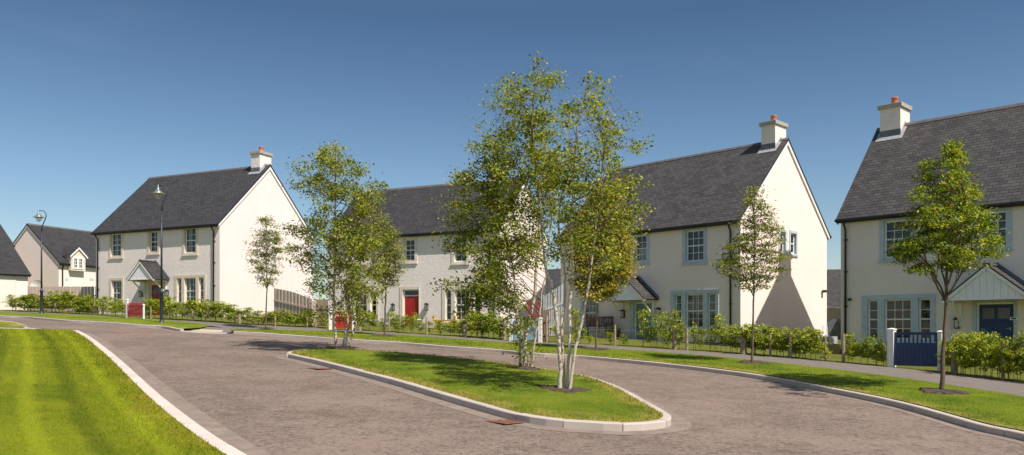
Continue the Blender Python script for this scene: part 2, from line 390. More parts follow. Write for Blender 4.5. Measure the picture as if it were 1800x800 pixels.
# ------------------------------------------------------------------ ground sheets
def pip(x, y, poly):
    c = False; n = len(poly); j = n-1
    for i in range(n):
        xi, yi = poly[i]; xj, yj = poly[j]
        if (yi > y) != (yj > y) and x < (xj-xi)*(y-yi)/(yj-yi)+xi: c = not c
        j = i
    return c
def segdist(p, a, b):
    ax, ay = a; bx, by = b; px, py = p; dx, dy = bx-ax, by-ay
    t = max(0, min(1, ((px-ax)*dx+(py-ay)*dy)/(dx*dx+dy*dy+1e-12)))
    return math.hypot(px-ax-t*dx, py-ay-t*dy)
def polydist(p, line): return min(segdist(p, line[i], line[i+1]) for i in range(len(line)-1))
def sheet(name, poly, dz, m, step=1.0, distline=None, dome=0.0, kind='structure'):
    pts = [Vector(p) for p in poly]; nb = len(pts)
    xs = [p[0] for p in poly]; ys = [p[1] for p in poly]
    x = min(xs)
    while x < max(xs):
        y = min(ys)
        while y < max(ys):
            q = (x+random.uniform(-.2, .2)*step, y+random.uniform(-.2, .2)*step)
            if pip(*q, poly) and polydist(q, poly+[poly[0]]) > step*.35: pts.append(Vector(q))
            y += step
        x += step
    r = geometry.delaunay_2d_cdt(pts, [], [list(range(nb))], 1, 1e-5)
    V = []; dist = []
    for p in r[0]:
        d = polydist((p.x, p.y), distline) if distline else 0
        e = 0
        if dome: e = dome*(1-math.exp(-d/1.2))
        V.append((p.x, p.y, H(p.x, p.y)+dz+e)); dist.append(d)
    me = bpy.data.meshes.new(name); me.from_pydata(V, [], [list(f) for f in r[2]]); me.materials.append(m)
    me.polygons.foreach_set('use_smooth', [True]*len(me.polygons))
    a = me.attributes.new('dist', 'FLOAT', 'POINT'); a.data.foreach_set('value', dist)
    bm = bmesh.new(); bm.from_mesh(me)
    for f in bm.faces:
        if f.normal.z < 0: f.normal_flip()
    bm.to_mesh(me); bm.free()
    o = bpy.data.objects.new(name, me); col.objects.link(o)
    if kind: o['kind'] = kind
    return o
def smooth_line(pts, n=6):
    out = []
    for i in range(len(pts)-1):
        p0 = Vector(pts[max(i-1, 0)]); p1 = Vector(pts[i]); p2 = Vector(pts[i+1]); p3 = Vector(pts[min(i+2, len(pts)-1)])
        for k in range(n):
            t = k/n
            out.append(tuple(.5*((2*p1)+(-p0+p2)*t+(2*p0-5*p1+4*p2-p3)*t*t+(-p0+3*p1-3*p2+p3)*t**3)))
    out.append(tuple(pts[-1])); return out
def W2(pl, dz=0): return [tuple(at(x, y, dz)[:2]) for x, y in pl]
def resample(line, step):
    out = [line[0]]; acc = 0
    for i in range(len(line)-1):
        a = Vector(line[i]); b = Vector(line[i+1]); L = (b-a).length; pos = step-acc
        while pos <= L:
            out.append(tuple(a.lerp(b, pos/L))); pos += step
        acc = (acc+L) % step
    return out
def offset(line, d):
    out = []
    for i in range(len(line)):
        a = Vector(line[max(i-1, 0)]); b = Vector(line[min(i+1, len(line)-1)]); t = (b-a).normalized()
        out.append((line[i][0]-t.y*d, line[i][1]+t.x*d))
    return out
def kerb(name, line, inward, blk=.92, wid=.15, top=KH, closed=False, m='kerb'):
    """kerb of separate stones along the outer (road side) line; inward = side the stone lies on"""
    mb = MB(); ln = resample(line, blk/3); inn = offset(ln, inward*wid)
    i = 0
    while i < len(ln)-1:
        j = min(i+3, len(ln)-1)
        o_ = [Vector(p) for p in ln[i:j+1]]; n_ = [Vector(p) for p in inn[i:j+1]]
        g = .014; d = (o_[1]-o_[0]).normalized()*g; o_[0] += d; n_[0] += d
        ch = .014
        rows = []
        jit = random.uniform(-.003, .003)
        for a, b in zip(o_, n_):
            w = (b-a).normalized(); z = H(a.x, a.y)+jit; zb = H(b.x, b.y)+jit
            rows.append([(a.x, a.y, z-.1), (a.x, a.y, z+top-ch), (a.x+w.x*ch, a.y+w.y*ch, z+top), (b.x, b.y, zb+top), (b.x, b.y, zb-.1)])
        idx = [[mb.P(p) for p in r] for r in rows]
        for k in range(len(idx)-1):
            for q in range(4):
                mb.f.append([idx[k][q], idx[k+1][q], idx[k+1][q+1], idx[k][q+1]]); mb.m.append(0)
        mb.f.append(idx[0]); mb.f.append(idx[-1][::-1]); mb.m += [0, 0]
        i = j
    o = mb.build(name, M[m]); o['kind'] = 'structure'; return o

# far side kerb line (top front edge), left to right
K1 = [(-60, 551), (0, 554.6), (41, 556), (75, 558.8), (118, 562.5), (160, 564.7), (197.5, 567), (235, 570), (283.7, 572.8), (312, 577.5), (340, 580), (375, 581.3),
      (410, 582), (488.7, 587), (600, 595), (697.5, 601), (778.7, 607.6), (880, 614.8), (934, 620), (1015, 624.5), (1105, 632.5), (1200, 642), (1260, 649), (1330, 658.5), (1440, 678.5),
      (1575, 705.5), (1714.5, 743.8), (1800, 762), (1990, 812)]
far_kerb = smooth_line(W2(K1, KH), 4)
V1a = [(-60, 545.5), (0, 549.4), (75, 552.5), (150, 556), (222, 560.3), (280, 563.8), (330, 568.5), (360, 571.5)]
V1b = [(413, 579.2), (438, 579.6), (520, 582), (600, 584.8), (730, 592), (860, 602), (880, 603.3), (980, 609), (1105, 617), (1270, 629.7), (1440, 648), (1575, 665.5), (1700, 684), (1800, 700), (1990, 736)]
P1 = [(-60, 543.5), (0, 546.8), (75, 550), (160, 554), (222, 558.7), (340, 565), (427.5, 570.6), (550, 577), (600, 580), (730, 587.6), (860, 596.3), (880, 598), (980, 603.5), (1082, 608.5), (1270, 620.5), (1440, 634.5), (1561, 645.6), (1665, 656.5), (1800, 673), (1990, 700)]
pav_front = smooth_line(W2([(-60, 546), (0, 549.4)]+V1a[2:]+V1b, KH), 3)
pav_rear = smooth_line(W2(P1, KH), 3)
# big ground sheet to the horizon
mb = MB(); xs = [-900, -300, -120]+list(range(-60, 61, 5))+[120, 300, 900]; ys = [-300, -60, -20]+list(range(-10, 101, 5))+[150, 300, 800, 1500]
for i in range(len(xs)-1):
    for j in range(len(ys)-1):
        c = [(xs[i], ys[j]), (xs[i+1], ys[j]), (xs[i+1], ys[j+1]), (xs[i], ys[j+1])]
        mb.face([(x, y, H(x, y)-.06) for x, y in c])
mb.build('ground', M['garden'], smooth=True)['kind'] = 'structure'
# road sheet
rd = [far_kerb[0]]+far_kerb[1:]
road_poly = rd+[(14.5, 4), (12, -12), (-22, -12), (-42, 12), (-45, 40)]
sheet('road', road_poly, 0, M['road'], 1.5)
# garden land behind the pavement
gar = list(pav_rear)+[(40, 8), (60, 40), (60, 95), (-70, 95), (-70, 55)]
sheet('garden_lawn', gar, KH, M['garden'], 2.0)
sheet('pavement', list(pav_front)+pav_rear[::-1], KH+.002, M['pavement'], 1.2)
# verges between kerb and pavement
def sub(line, x0, x1):
    return [p for p in line if x0 <= 900+F*p[0]/p[1] <= x1]
ki = offset(far_kerb, .15)
va = smooth_line(W2(V1a, KH), 3); vb = smooth_line(W2(V1b, KH), 3)
va_poly = sub(ki, -70, 330)+[tuple(at(350, 577.6, KH)[:2]), tuple(at(368, 574.3, KH)[:2]), tuple(at(366, 572.4, KH)[:2])]+va[::-1]
vb_poly = [tuple(at(404, 581.2, KH)[:2])]+sub(ki, 412, 2500)+vb[::-1]
sheet('verge', va_poly, KH+.012, M['verge_grass'], .8, distline=far_kerb, dome=.03)
sheet('verge', vb_poly, KH+.012, M['verge_grass'], .8, distline=far_kerb, dome=.03)
kerb('kerb', sub(far_kerb, -70, 322), 1)
kerb('kerb', sub(far_kerb, 318, 412), 1, top=.03)
kerb('kerb', sub(far_kerb, 408, 2500), 1)
# crossing: sloped pavement and buff tactile slabs
fr_ = [Vector(p) for p in sub(ki, 316, 414)]
re0, re1 = at(348, 573.0, KH), at(408, 578.0, KH)
def crossp(u, v, dz=0):
    k = u*(len(fr_)-1); i = min(int(k), len(fr_)-2); f = fr_[i].lerp(fr_[i+1], k-i); r_ = Vector((re0.x, re0.y)).lerp(Vector((re1.x, re1.y)), u)
    p = f.lerp(r_, v); return (p.x, p.y, H(p.x, p.y)+.032+(KH-.028)*min(1, v*1.05)+dz)
mbt = MB()
for i in range(14):
    for j in range(6): mbt.face([crossp(i/14, j/6), crossp((i+1)/14, j/6), crossp((i+1)/14, (j+1)/6), crossp(i/14, (j+1)/6)])
mbt.build('dropped_crossing', M['pavement'], smooth=True)['kind'] = 'structure'
mbt = MB()
for i in range(8):
    for j in range(3):
        u0, u1, v0, v1 = .2+.62*i/8+.002, .2+.62*(i+1)/8-.002, .02+j*.16, .02+(j+1)*.16-.004
        mbt.face([crossp(u0, v0, .006), crossp(u1, v0, .006), crossp(u1, v1, .006), crossp(u0, v1, .006)])
mbt.build('tactile_paving', M['buff'])['kind'] = 'structure'

# island
ISL = [(503.5, 621), (507, 618), (518, 616), (540, 613.8), (575, 613), (620, 614), (680, 617.5), (740, 622.8), (820, 630.5), (900, 639), (979, 650.5), (1006, 655.5), (1045, 663.5), (1090, 680), (1135, 703.5), (1165, 720),
       (1179, 728.5), (1180.5, 733.5), (1174, 738), (1159, 741), (1126, 744), (1081, 744.5), (1030, 741.5), (979, 738), (910, 728), (850, 712.5), (780, 693), (710, 672.5), (671, 661.8), (615, 647.5), (560, 633.7), (520, 624.8), (506, 622), (503.5, 621)]
isl = smooth_line(W2(ISL, KH), 3)
isl_in = offset(isl, -.14)
sheet('island_grass', isl_in[:-1], KH-.01, M['verge_grass'], .6, distline=isl, dome=.10)
kerb('island_kerb', isl, -1)
# channel strips beside the kerbs
def strip(name, line, d0, d1, m, dz=.004):
    a = offset(line, d0); b = offset(line, d1); mb = MB()
    for i in range(len(line)-1):
        c = [a[i], a[i+1], b[i+1], b[i]]
        mb.face([(x, y, H(x, y)+dz) for x, y in c])
    o = mb.build(name, m, smooth=True); o['kind'] = 'structure'; return o
strip('road_channel', isl, -.005, .32, M['channel'])
strip('road_channel', sub(far_kerb, -100, 2500), 0.005, -.25, M['channel'])
# left lawn with its kerb
LK = [(136, 580.3), (141, 582), (162.5, 593.6), (182, 608), (208, 628), (234, 651), (260, 674), (292.6, 702), (325, 727), (357.6, 750.5), (390, 772), (437, 800), (520, 846), (700, 930)]
lk = smooth_line(W2(LK, KH), 4)
lki = offset(lk, -.22)
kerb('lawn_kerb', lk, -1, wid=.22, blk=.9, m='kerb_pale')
strip('road_channel', lk, .005, .42, M['channel'], .005)
lawn_poly = lki+[(-2, 2), (-9, -8), (-40, -8), (-44, 25), tuple(at(-60, 577.5, KH)[:2]), tuple(at(0, 578.6, KH)[:2]), tuple(at(70, 579.5, KH)[:2]), tuple(at(118, 580.2, KH)[:2])]
sheet('lawn', lawn_poly, KH+.003, M['lawn'], .8, distline=lk, dome=.03)
# little verge and path beyond the lawn
sv_poly = W2([(-60, 562), (0, 564.6), (26, 567), (42, 572), (47, 575), (0, 575), (-60, 574.6)], KH)
sheet('small_verge', sv_poly, KH+.01, M['verge_grass'], 1.0, distline=sv_poly)
ke = smooth_line(W2([(0, 563.6), (27, 566.2), (44, 571.5), (50, 575.6)], KH), 4)
kerb('small_kerb', ke, -1, wid=.16)
sheet('side_path', W2([(-60, 575), (0, 575.4), (50, 576), (78, 579.6), (70, 579.6), (0, 578.9), (-60, 578.2)], KH), KH-.006, M['concrete_pale'], 1.0)
strip('path_edging', smooth_line(W2([(0, 575.8), (50, 576.4), (84, 580)], .06), 3), 0, -.35, M['concrete'], .07)

# ------------------------------------------------------------------ grass blades (stuff)
def blades(name, poly, density, hgt, m_, line, edge=0.0, ymax=60, label=None, cat='grass'):
    xs = [p[0] for p in poly]; ys = [p[1] for p in poly]
    x0, x1, y0, y1 = min(xs), max(xs), max(min(ys), 8), min(max(ys), ymax)
    n = int((x1-x0)*(y1-y0)*density)
    X = rng.uniform(x0, x1, n); Y = rng.uniform(y0, y1, n)
    pr = np.clip((14/np.maximum(Y, 1))**1.5, 0, 1); keep = rng.random(n) < pr
    px = 900+F*X/Y; keep &= (px > -40) & (px < 1840)
    X = X[keep]; Y = Y[keep]
    inside = np.zeros(len(X), bool); m = len(poly); j = m-1
    for i in range(m):
        xi, yi = poly[i]; xj, yj = poly[j]
        with np.errstate(divide='ignore', invalid='ignore'):
            c = ((yi > Y) != (yj > Y)) & (X < (xj-xi)*(Y-yi)/(yj-yi+1e-12)+xi)
        inside ^= c; j = i
    X = X[inside]; Y = Y[inside]; n = len(X)
    Z = np.array([H(a, b) for a, b in zip(X, Y)])+KH
    far = np.clip(Y/14, 1, 3)
    h = hgt*rng.uniform(.5, 1.3, n)*far**.3; w = .006*rng.uniform(.7, 1.5, n)*far
    an = rng.uniform(0, 2*np.pi, n); la = rng.uniform(0, 2*np.pi, n); le = h*rng.uniform(.2, 1.0, n)
    base = np.stack([X, Y, Z], 1); sdv = np.stack([np.cos(an)*w, np.sin(an)*w, np.zeros(n)], 1)
    tip = base+np.stack([np.cos(la)*le, np.sin(la)*le, h], 1)
    V = np.stack([base-sdv, base+sdv, tip], 1).reshape(-1, 3)
    me = bpy.data.meshes.new(name); me.vertices.add(3*n); me.vertices.foreach_set('co', V.ravel())
    me.loops.add(3*n); me.loops.foreach_set('vertex_index', np.arange(3*n)); me.polygons.add(n)
    me.polygons.foreach_set('loop_start', np.arange(0, 3*n, 3)); me.polygons.foreach_set('loop_total', np.full(n, 3))
    me.materials.append(m_); me.update()
    ds = np.full(n, 1e9)
    for i in range(len(line)-1):
        ax, ay = line[i]; bx, by = line[i+1]; dx_, dy_ = bx-ax, by-ay
        t_ = np.clip(((X-ax)*dx_+(Y-ay)*dy_)/(dx_*dx_+dy_*dy_+1e-12), 0, 1); ds = np.minimum(ds, np.hypot(X-ax-t_*dx_, Y-ay-t_*dy_))
    aa = me.attributes.new('dist', 'FLOAT', 'POINT'); aa.data.foreach_set('value', np.repeat(ds, 3).astype(np.float32)); me.validate()
    o = bpy.data.objects.new(name, me); col.objects.link(o); o['kind'] = 'stuff'
    if label: tag(o, label, cat)
    return o
blades('grass', lawn_poly, 900, .045, M['lawn_blade'], lk, ymax=42, label='short mown grass blades on the big lawn at lower left')
blades('grass', isl_in, 900, .05, M['verge_blade'], isl, ymax=40, label='short grass blades on the kerbed teardrop island')
blades('grass', vb_poly, 700, .05, M['verge_blade'], far_kerb, ymax=48, label='grass blades on the long strip along the far pavement')

# ------------------------------------------------------------------ houses
class House:
    def __init__(s, P, th, W, D, ze, zr, z0, left=False):
        """P: front corner (right one, or left one when left=True) in world X,Y"""
        s.th, s.W, s.D = th, W, D; c, sn = math.cos(th), math.sin(th)
        s.o = Vector(P) if left else Vector((P[0]-c*W, P[1]+sn*W))
        s.r = Vector((c, -sn)); s.d = Vector((sn, c)); s.z0 = z0; s.ze = ze-z0; s.zr = zr-z0
    def fac(s, px, py, dep=0.0):
        t = (px-900)/F; p0 = s.o+s.d*dep
        x = -(p0.x-t*p0.y)/(s.r.x-t*s.r.y); p = p0+s.r*x
        return x, (YH-py)/F*p.y-s.z0
    def gab(s, px, py):
        t = (px-900)/F; p0 = s.o+s.r*s.W
        y = -(p0.x-t*p0.y)/(s.d.x-t*s.d.y); p = p0+s.d*y
        return y, (YH-py)/F*p.y-s.z0
    def root(s, name): s.e = empty(name, (s.o.x, s.o.y, s.z0), -s.th); return s.e
def panel(mb, outer, holes, fn, m=0):
    loops = [[Vector((a, b, 0)) for a, b in outer]]+[[Vector((a, b, 0)) for a, b in h] for h in holes]
    flat = [p for l in loops for p in l]
    for t in geometry.tessellate_polygon(loops):
        mb.face([fn(flat[i].x, flat[i].y) for i in t], m)
def rect(r): return [(r[0], r[2]), (r[1], r[2]), (r[1], r[3]), (r[0], r[3])]
TRIO = (23/288, 65/288, 91/288, 196/288, 223/288, 269/288)
def window(hs, fr, r, kind, sm, cols=2, rows=4, blind=None, sw=.16, frm='white', rail=True):
    """fr: function (a, out, z) -> house local; r = outer rect of the stone surround (a0,a1,z0,z1)"""
    a0, a1, z0, z1 = r; w = a1-a0
    if kind == 'trio': lights = [(a0+w*TRIO[0], a0+w*TRIO[1], 1), (a0+w*TRIO[2], a0+w*TRIO[3], 3), (a0+w*TRIO[4], a0+w*TRIO[5], 1)]
    else: lights = [(a0+sw, a1-sw, cols)]
    zi0, zi1 = z0+sw*.75, z1-sw
    mb = MB(fr)
    def f0(a, z): return (a, .028, z)
    panel(mb, rect(r), [rect((l[0], l[1], zi0, zi1)) for l in lights], f0)
    for q in ((a0, z0, a1, z0), (a1, z0, a1, z1), (a1, z1, a0, z1), (a0, z1, a0, z0)):
        mb.face([(q[0], .028, q[1]), (q[2], .028, q[3]), (q[2], -.02, q[3]), (q[0], -.02, q[1])])
    for l in lights:
        x0, x1 = l[0], l[1]
        for q in ((x0, zi0, x1, zi0), (x1, zi0, x1, zi1), (x1, zi1, x0, zi1), (x0, zi1, x0, zi0)):
            mb.face([(q[0], .028, q[1]), (q[2], .028, q[3]), (q[2], -.16, q[3]), (q[0], -.16, q[1])])
        # room behind
        X0, X1, Z0, Z1, d0, d1 = x0-.05, x1+.05, zi0-.05, zi1+.05, -.16, -.9
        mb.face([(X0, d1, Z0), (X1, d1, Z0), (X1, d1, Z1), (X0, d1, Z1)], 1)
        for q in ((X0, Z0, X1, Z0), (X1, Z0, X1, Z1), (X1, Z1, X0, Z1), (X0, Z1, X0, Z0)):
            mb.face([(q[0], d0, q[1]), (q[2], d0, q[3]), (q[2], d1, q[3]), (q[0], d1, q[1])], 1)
    mb.box(a0-.03, a1+.03, -.02, .065, z0-.035, z0+.03)
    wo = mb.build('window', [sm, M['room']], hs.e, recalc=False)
    for l in lights:
        x0, x1 = l[0], l[1]; zb, zt = zi0, zi1; fw = .055; mb = MB(fr)
        def ring(i0, i1, j0, j1, t, d0, d1):
            mb.box(i0, i0+t, d0, d1, j0, j1); mb.box(i1-t, i1, d0, d1, j0, j1)
            mb.box(i0+t, i1-t, d0, d1, j0, j0+t*1.3); mb.box(i0+t, i1-t, d0, d1, j1-t, j1)
        ring(x0, x1, zb, zt, fw, -.15, -.095)
        i0, i1, j0, j1 = x0+fw, x1-fw, zb+fw*1.3, zt-fw; mid = (j0+j1)/2
        if rail: mb.box(i0, i1, -.15, -.105, mid-.025, mid+.025)
        nc = l[2]; nr = rows
        for k in range(1, nc): xx = i0+(i1-i0)*k/nc; mb.box(xx-.011, xx+.011, -.142, -.112, j0, j1)
        for k in range(1, nr):
            zz = j0+(j1-j0)*k/nr
            if rail and abs(k/nr-.5) < .01: continue
            mb.box(i0, i1, -.140, -.110, zz-.011, zz+.011)
        mb.build('frame', M[frm], wo)
        mb = MB(fr); mb.face([(i0, -.128, j0), (i1, -.128, j0), (i1, -.128, j1), (i0, -.128, j1)]); mb.build('pane', M['glass'], wo, recalc=False)
        if blind == 'slats':
            mb = MB(fr); z = j0+.02
            while z < j1:
                mb.hexa([(i0, -.215, z), (i1, -.215, z), (i1, -.175, z+.022), (i0, -.175, z+.022), (i0, -.215, z+.006), (i1, -.215, z+.006), (i1, -.175, z+.028), (i0, -.175, z+.028)]); z += .078
            for xx in ([i0+.02, i1-.02] if nc == 1 else [i0+.02, (i0+i1)/2, i1-.02]): mb.box(xx-.02, xx+.02, -.21, -.18, j0, j1)
            mb.build('blind', M['blind'], wo)
        elif blind == 'curtain':
            mb = MB(fr)
            for (s0, s1) in ((i0-.03, i0+(i1-i0)*.30), (i1-(i1-i0)*.26, i1+.03)) if nc > 1 else ((i0-.03, i0+(i1-i0)*.45),):
                nn = 14; pr = None
                for k in range(nn+1):
                    x = s0+(s1-s0)*k/nn; dd = -.24+.022*math.sin(k*1.9)
                    if pr: mb.face([(pr[0], pr[1], j0-.02), (x, dd, j0-.02), (x, dd, j1+.02), (pr[0], pr[1], j1+.02)])
                    pr = (x, dd)
            mb.build('curtain', M['curtain'], wo, smooth=True, recalc=False)
        elif blind == 'sheer':
            mb = MB(fr); mb.face([(i0-.02, -.22, j0+(j1-j0)*.0), (i1+.02, -.22, j0), (i1+.02, -.22, j0+(j1-j0)*.48), (i0-.02, -.22, j0+(j1-j0)*.48)])
            mb.build('blind', M['curtain'], wo, recalc=False)
    return wo
def lantern(hs, px, py):
    x, z = hs.fac(px, py, -.1); mb = MB(lambda a, o, z_: (x+a, -o, z+z_))
    mb.box(-.05, .05, 0, .03, -.15, .15); mb.box(-.09, .09, .03, .19, .13, .17); mb.box(-.08, .08, .04, .18, -.17, -.14)
    for a in (-.075, .06):
        for b in (.045, .16): mb.box(a, a+.015, b, b+.015, -.14, .13)
    mb.hexa([(-.09,.03,.17),(.09,.03,.17),(.09,.19,.17),(-.09,.19,.17),(-.03,.08,.22),(.03,.08,.22),(.03,.14,.22),(-.03,.14,.22)])
    mb.box(-.055, .055, .065, .155, -.13, .12, 1)
    mb.build('wall_lantern', [M['black'], M['lamp_glass']], hs.e)
def build_house(hs, name, label, wall, roofm, trim, front, gable=(), door=None, canopy=None, plinth=True, vergem='white', chim='right',
                pipes=(), lanterns=(), slatedark=True, doormat='red_door', doorglass=True, cat='house', group=None):
    e = hs.root(name); tag(e, label, cat, group); W, D, ze, zr = hs.W, hs.D, hs.ze, hs.zr
    FR = lambda a, o, z: (a, -o, z); GR = lambda a, o, z: (W+o, a, z)
    sink = -1.2
    mb = MB(); holes = [rect((f['r'][0]+.02, f['r'][1]-.02, f['r'][2]+.02, f['r'][3]-.02)) for f in front]
    if door: holes.append(rect((door['o'][0]+.02, door['o'][1]-.02, .02, door['o'][3]-.02)))
    panel(mb, [(0, sink), (W, sink), (W, ze), (0, ze)], holes, lambda a, z: (a, 0, z))
    panel(mb, [(0, sink), (D, sink), (D, ze), (D/2, zr-.05), (0, ze)], [rect((g['r'][0]+.02, g['r'][1]-.02, g['r'][2]+.02, g['r'][3]-.02)) for g in gable], lambda a, z: (W, a, z))
    mb.face([(0, 0, sink), (0, D, sink), (0, D, ze), (0, D/2, zr-.05), (0, 0, ze)])
    mb.face([(0, D, sink), (W, D, sink), (W, D, ze), (0, D, ze)])
    mb.build('wall', wall, e, recalc=False)
    # roof
    OH, VO, T = .20, .09, .07; sl = (zr-ze)/(D/2); L = math.hypot(D/2+OH, sl*(D/2+OH)); th_ = math.atan(sl)
    mb = MB(); zoff = .04
    for sgn in (0, 1):
        def pt(x, t, up):  # t: 0 at eaves .. 1 at ridge
            y = -OH+(D/2+OH)*t; z = ze+zoff+sl*y; ny = -math.sin(th_)*up; nz = math.cos(th_)*up
            y2, z2 = y+ny, z+nz
            if t == 1: y2, z2 = D/2, zr+zoff+up/math.cos(th_)
            if sgn: y2 = D-y2
            return (x, y2, z2)
        a, b, c, d = pt(-VO, 0, T), pt(W+VO, 0, T), pt(W+VO, 1, T), pt(-VO, 1, T)
        mb.face([a, b, c, d], 0, [(0, 0), (W+2*VO, 0), (W+2*VO, L), (0, L)])
        a2, b2, c2, d2 = pt(-VO, 0, 0), pt(W+VO, 0, 0), pt(W+VO, 1, 0), pt(-VO, 1, 0)
        mb.face([a2, b2, c2, d2], 1)
        mb.face([a, b, b2, a2], 1); mb.face([b, c, c2, b2], 1); mb.face([a, d, d2, a2], 1)
    rf = mb.build('roof', [roofm, M['black']], e, recalc=False)
    # ridge tiles
    mb = MB(); n = int(W/.45); x = -VO
    for k in range(n):
        x0 = -VO+(W+2*VO)*k/n; x1 = -VO+(W+2*VO)*(k+1)/n+.0
        zz = zr+zoff+T/math.cos(th_); w = .13; up = .035
        for s_ in (1, -1):
            y1 = D/2-s_*w; z1 = zz-w*sl
            e0 = .012
            mb.hexa([(x0+.004, D/2, zz), (x1-.004, D/2, zz), (x1-.004, y1, z1), (x0+.004, y1, z1), (x0+.004, D/2, zz+up), (x1-.004, D/2, zz+up+e0), (x1-.004, y1, z1+up+e0), (x0+.004, y1, z1+up)])
    mb.build('ridge_tiles', M['ridge'], rf)
    # bargeboards
    for xs_ in ((W, 1), (0, -1)):
        mb = MB(); x0 = xs_[0]+xs_[1]*.004; x1 = xs_[0]+xs_[1]*(VO-.02)
        for s_ in (0, 1):
            pr = []
            for (y, t) in ((-OH+.02, 0), (D/2, 1)):
                z = ze+zoff+sl*y-.004; yy = D-y if s_ else y
                pr.append((yy, z))
            (ya, za), (yb, zb) = pr
            mb.hexa([(x0, ya, za-.17), (x1, ya, za-.17), (x1, yb, zb-.19), (x0, yb, zb-.19), (x0, ya, za), (x1, ya, za), (x1, yb, zb), (x0, yb, zb)])
        mb.build('bargeboard', M[vergem], rf)
    # gutter + fascia
    for s_ in (0, 1):
        mb = MB(); y = -OH-.045 if not s_ else D+OH+.045; z = ze+zoff-OH*sl-.0
        mb.tube([(-VO-.02, y, z), (W+VO+.02, y, z)], .062, 8)
        yb0, yb1 = (-OH+.0, -OH+.03) if not s_ else (D+OH-.03, D+OH)
        mb.box(-VO, W+VO, yb0, yb1, z-.10, z+.0)
        if not s_: mb.box(-.0, W, -OH+.035, -.004, z-.085, z-.06)
        mb.build('gutter', M['black'], e)
    for px in pipes:
        x = hs.fac(px, 500)[0] if px > 50 else px
        mb = MB(); zt = ze-OH*sl
        mb.tube([(x, -OH-.04, zt), (x, -OH-.02, zt-.12), (x, -.09, zt-.30), (x, -.075, zt-.4), (x, -.075, -.1)], .042, 10)
        for z in (.6, 1.9, 3.2, 4.4):
            if z < zt-.5: mb.box(x-.075, x+.075, -.08, -.002, z-.02, z+.02)
        mb.build('downpipe', M['black'], e, smooth=True)
    if plinth:
        mb = MB(); lo = -.8
        gaps = [(0, door['o'][0]), (door['o'][1], W)] if door else [(0, W)]
        for a, b in gaps: mb.box(a, b, -.018, .01, lo, .28)
        mb.box(W-.01, W+.018, -.018, D, lo, .28); mb.box(-.018, .01, -.018, D, lo, .28)
        mb.build('plinth', M['plinth'], e)
    if chim:
        cx0, cx1 = (W-.98, W-.30) if chim == 'right' else (.22, .22+.80)
        cy0, cy1 = D/2-.50, D/2+.50; zt = zr+.76
        mb = MB(); mb.box(cx0, cx1, cy0, cy1, zr-1.0, zt)
        ch = mb.build('chimney', M['harl_cream'] if chim == 'left' else wall, e)
        mb = MB(); mb.box(cx0-.075, cx1+.075, cy0-.075, cy1+.075, zt, zt+.17); bevel(mb.build('chimney_cap', M['concrete'], ch), .012)
        mb = MB(); mb.lathe([(.02, .17), (.15, .17), (.14, .22), (.128, .26), (.128, .46), (.145, .48), (.145, .52), (.11, .52), (.11, .3)], 18, 0, ((cx0+cx1)/2, (cy0+cy1)/2, zt)); mb.build('chimney_pot', M['terracotta'], ch, smooth=True)
        # lead flashing: soakers front/back and stepped sides
        mb = MB(); g = .012; rs = zr+zoff+T/math.cos(th_)
        for s_ in (1, -1):
            yb = cy0-g if s_ > 0 else cy1+g; zz = rs-.5*sl
            mb.box(cx0-g, cx1+g, min(yb, yb+s_*.01), max(yb, yb+s_*.01), zz-.1, zz+.27)
            y2 = yb-s_*.16
            mb.face([(cx0-.12, yb, zz+.012), (cx1+.12, yb, zz+.012), (cx1+.12, y2, zz+.012-.16*sl), (cx0-.12, y2, zz+.012-.16*sl)], 1)
        for xx, o_ in ((cx0-g, -1), (cx1+g, 1)):
            for s_ in (1, -1):
                y0_ = cy0-g if s_ > 0 else cy1+g
                mb.face([(xx, y0_, rs-.5*sl-.05), (xx, D/2, rs-.05), (xx, D/2, rs+.14), (xx, y0_, rs-.5*sl+.14)], 1)
                mb.face([(xx, y0_, rs-.5*sl+.012), (xx, D/2, rs+.012), (xx+o_*.11, D/2, rs+.012), (xx+o_*.11, y0_, rs-.5*sl+.012)], 1)
        mb.build('flashing', [M['lead'], M['lead_pale']], ch, recalc=False)
    for f in front:
        window(hs, FR, f['r'], f.get('k', 'one'), trim, f.get('c', 2), f.get('rows', 4), f.get('b'), f.get('sw', .16))
    for g in gable:
        window(hs, GR, g['r'], 'one', trim, 1, 2, None, .12)
    if door:
        a0, a1, z0, z1 = door['o']; l0, l1, zl = door['leaf']; mb = MB(FR)
        tz = door.get('transom', 0)
        mb.box(a0, l0-.06, -.16, .028, -.2, z1); mb.box(l1+.06, a1, -.16, .028, -.2, z1); mb.box(l0-.06, l1+.06, -.16, .028, zl+tz+.06, z1)
        mb.box(l0-.06, l1+.06, -.6, .05, -.4, 0.01)
        mb.build('door_surround', trim, e)
        mb = MB(FR); mb.box(l0-.06, l0-.003, -.158, -.09, .01, zl+tz+.06); mb.box(l1+.003, l1+.06, -.158, -.09, .01, zl+tz+.06); mb.box(l0-.003, l1+.003, -.158, -.09, zl+tz+.005, zl+tz+.06)
        if tz:
            mb.box(l0-.003, l1+.003, -.158, -.09, zl+.005, zl+.06)
        df = mb.build('door_frame', M['white'], e)
        if tz:
            mb = MB(FR); mb.face([(l0, -.13, zl+.06), (l1, -.13, zl+.06), (l1, -.13, zl+tz), (l0, -.13, zl+tz)]); mb.build('pane', M['glass'], df, recalc=False)
            mb = MB(FR); mb.box(l0, l1, -.5, -.48, zl, zl+tz+.05); mb.build('lining', M['room'], df)
        dm = M[doormat]; mb = MB(FR); w = l1-l0; mb.box(l0, l1, -.145, -.105, .012, zl)
        pc = [(l0+.09, l0+w/2-.045), (l0+w/2+.045, l1-.09)]
        gz = .74*zl
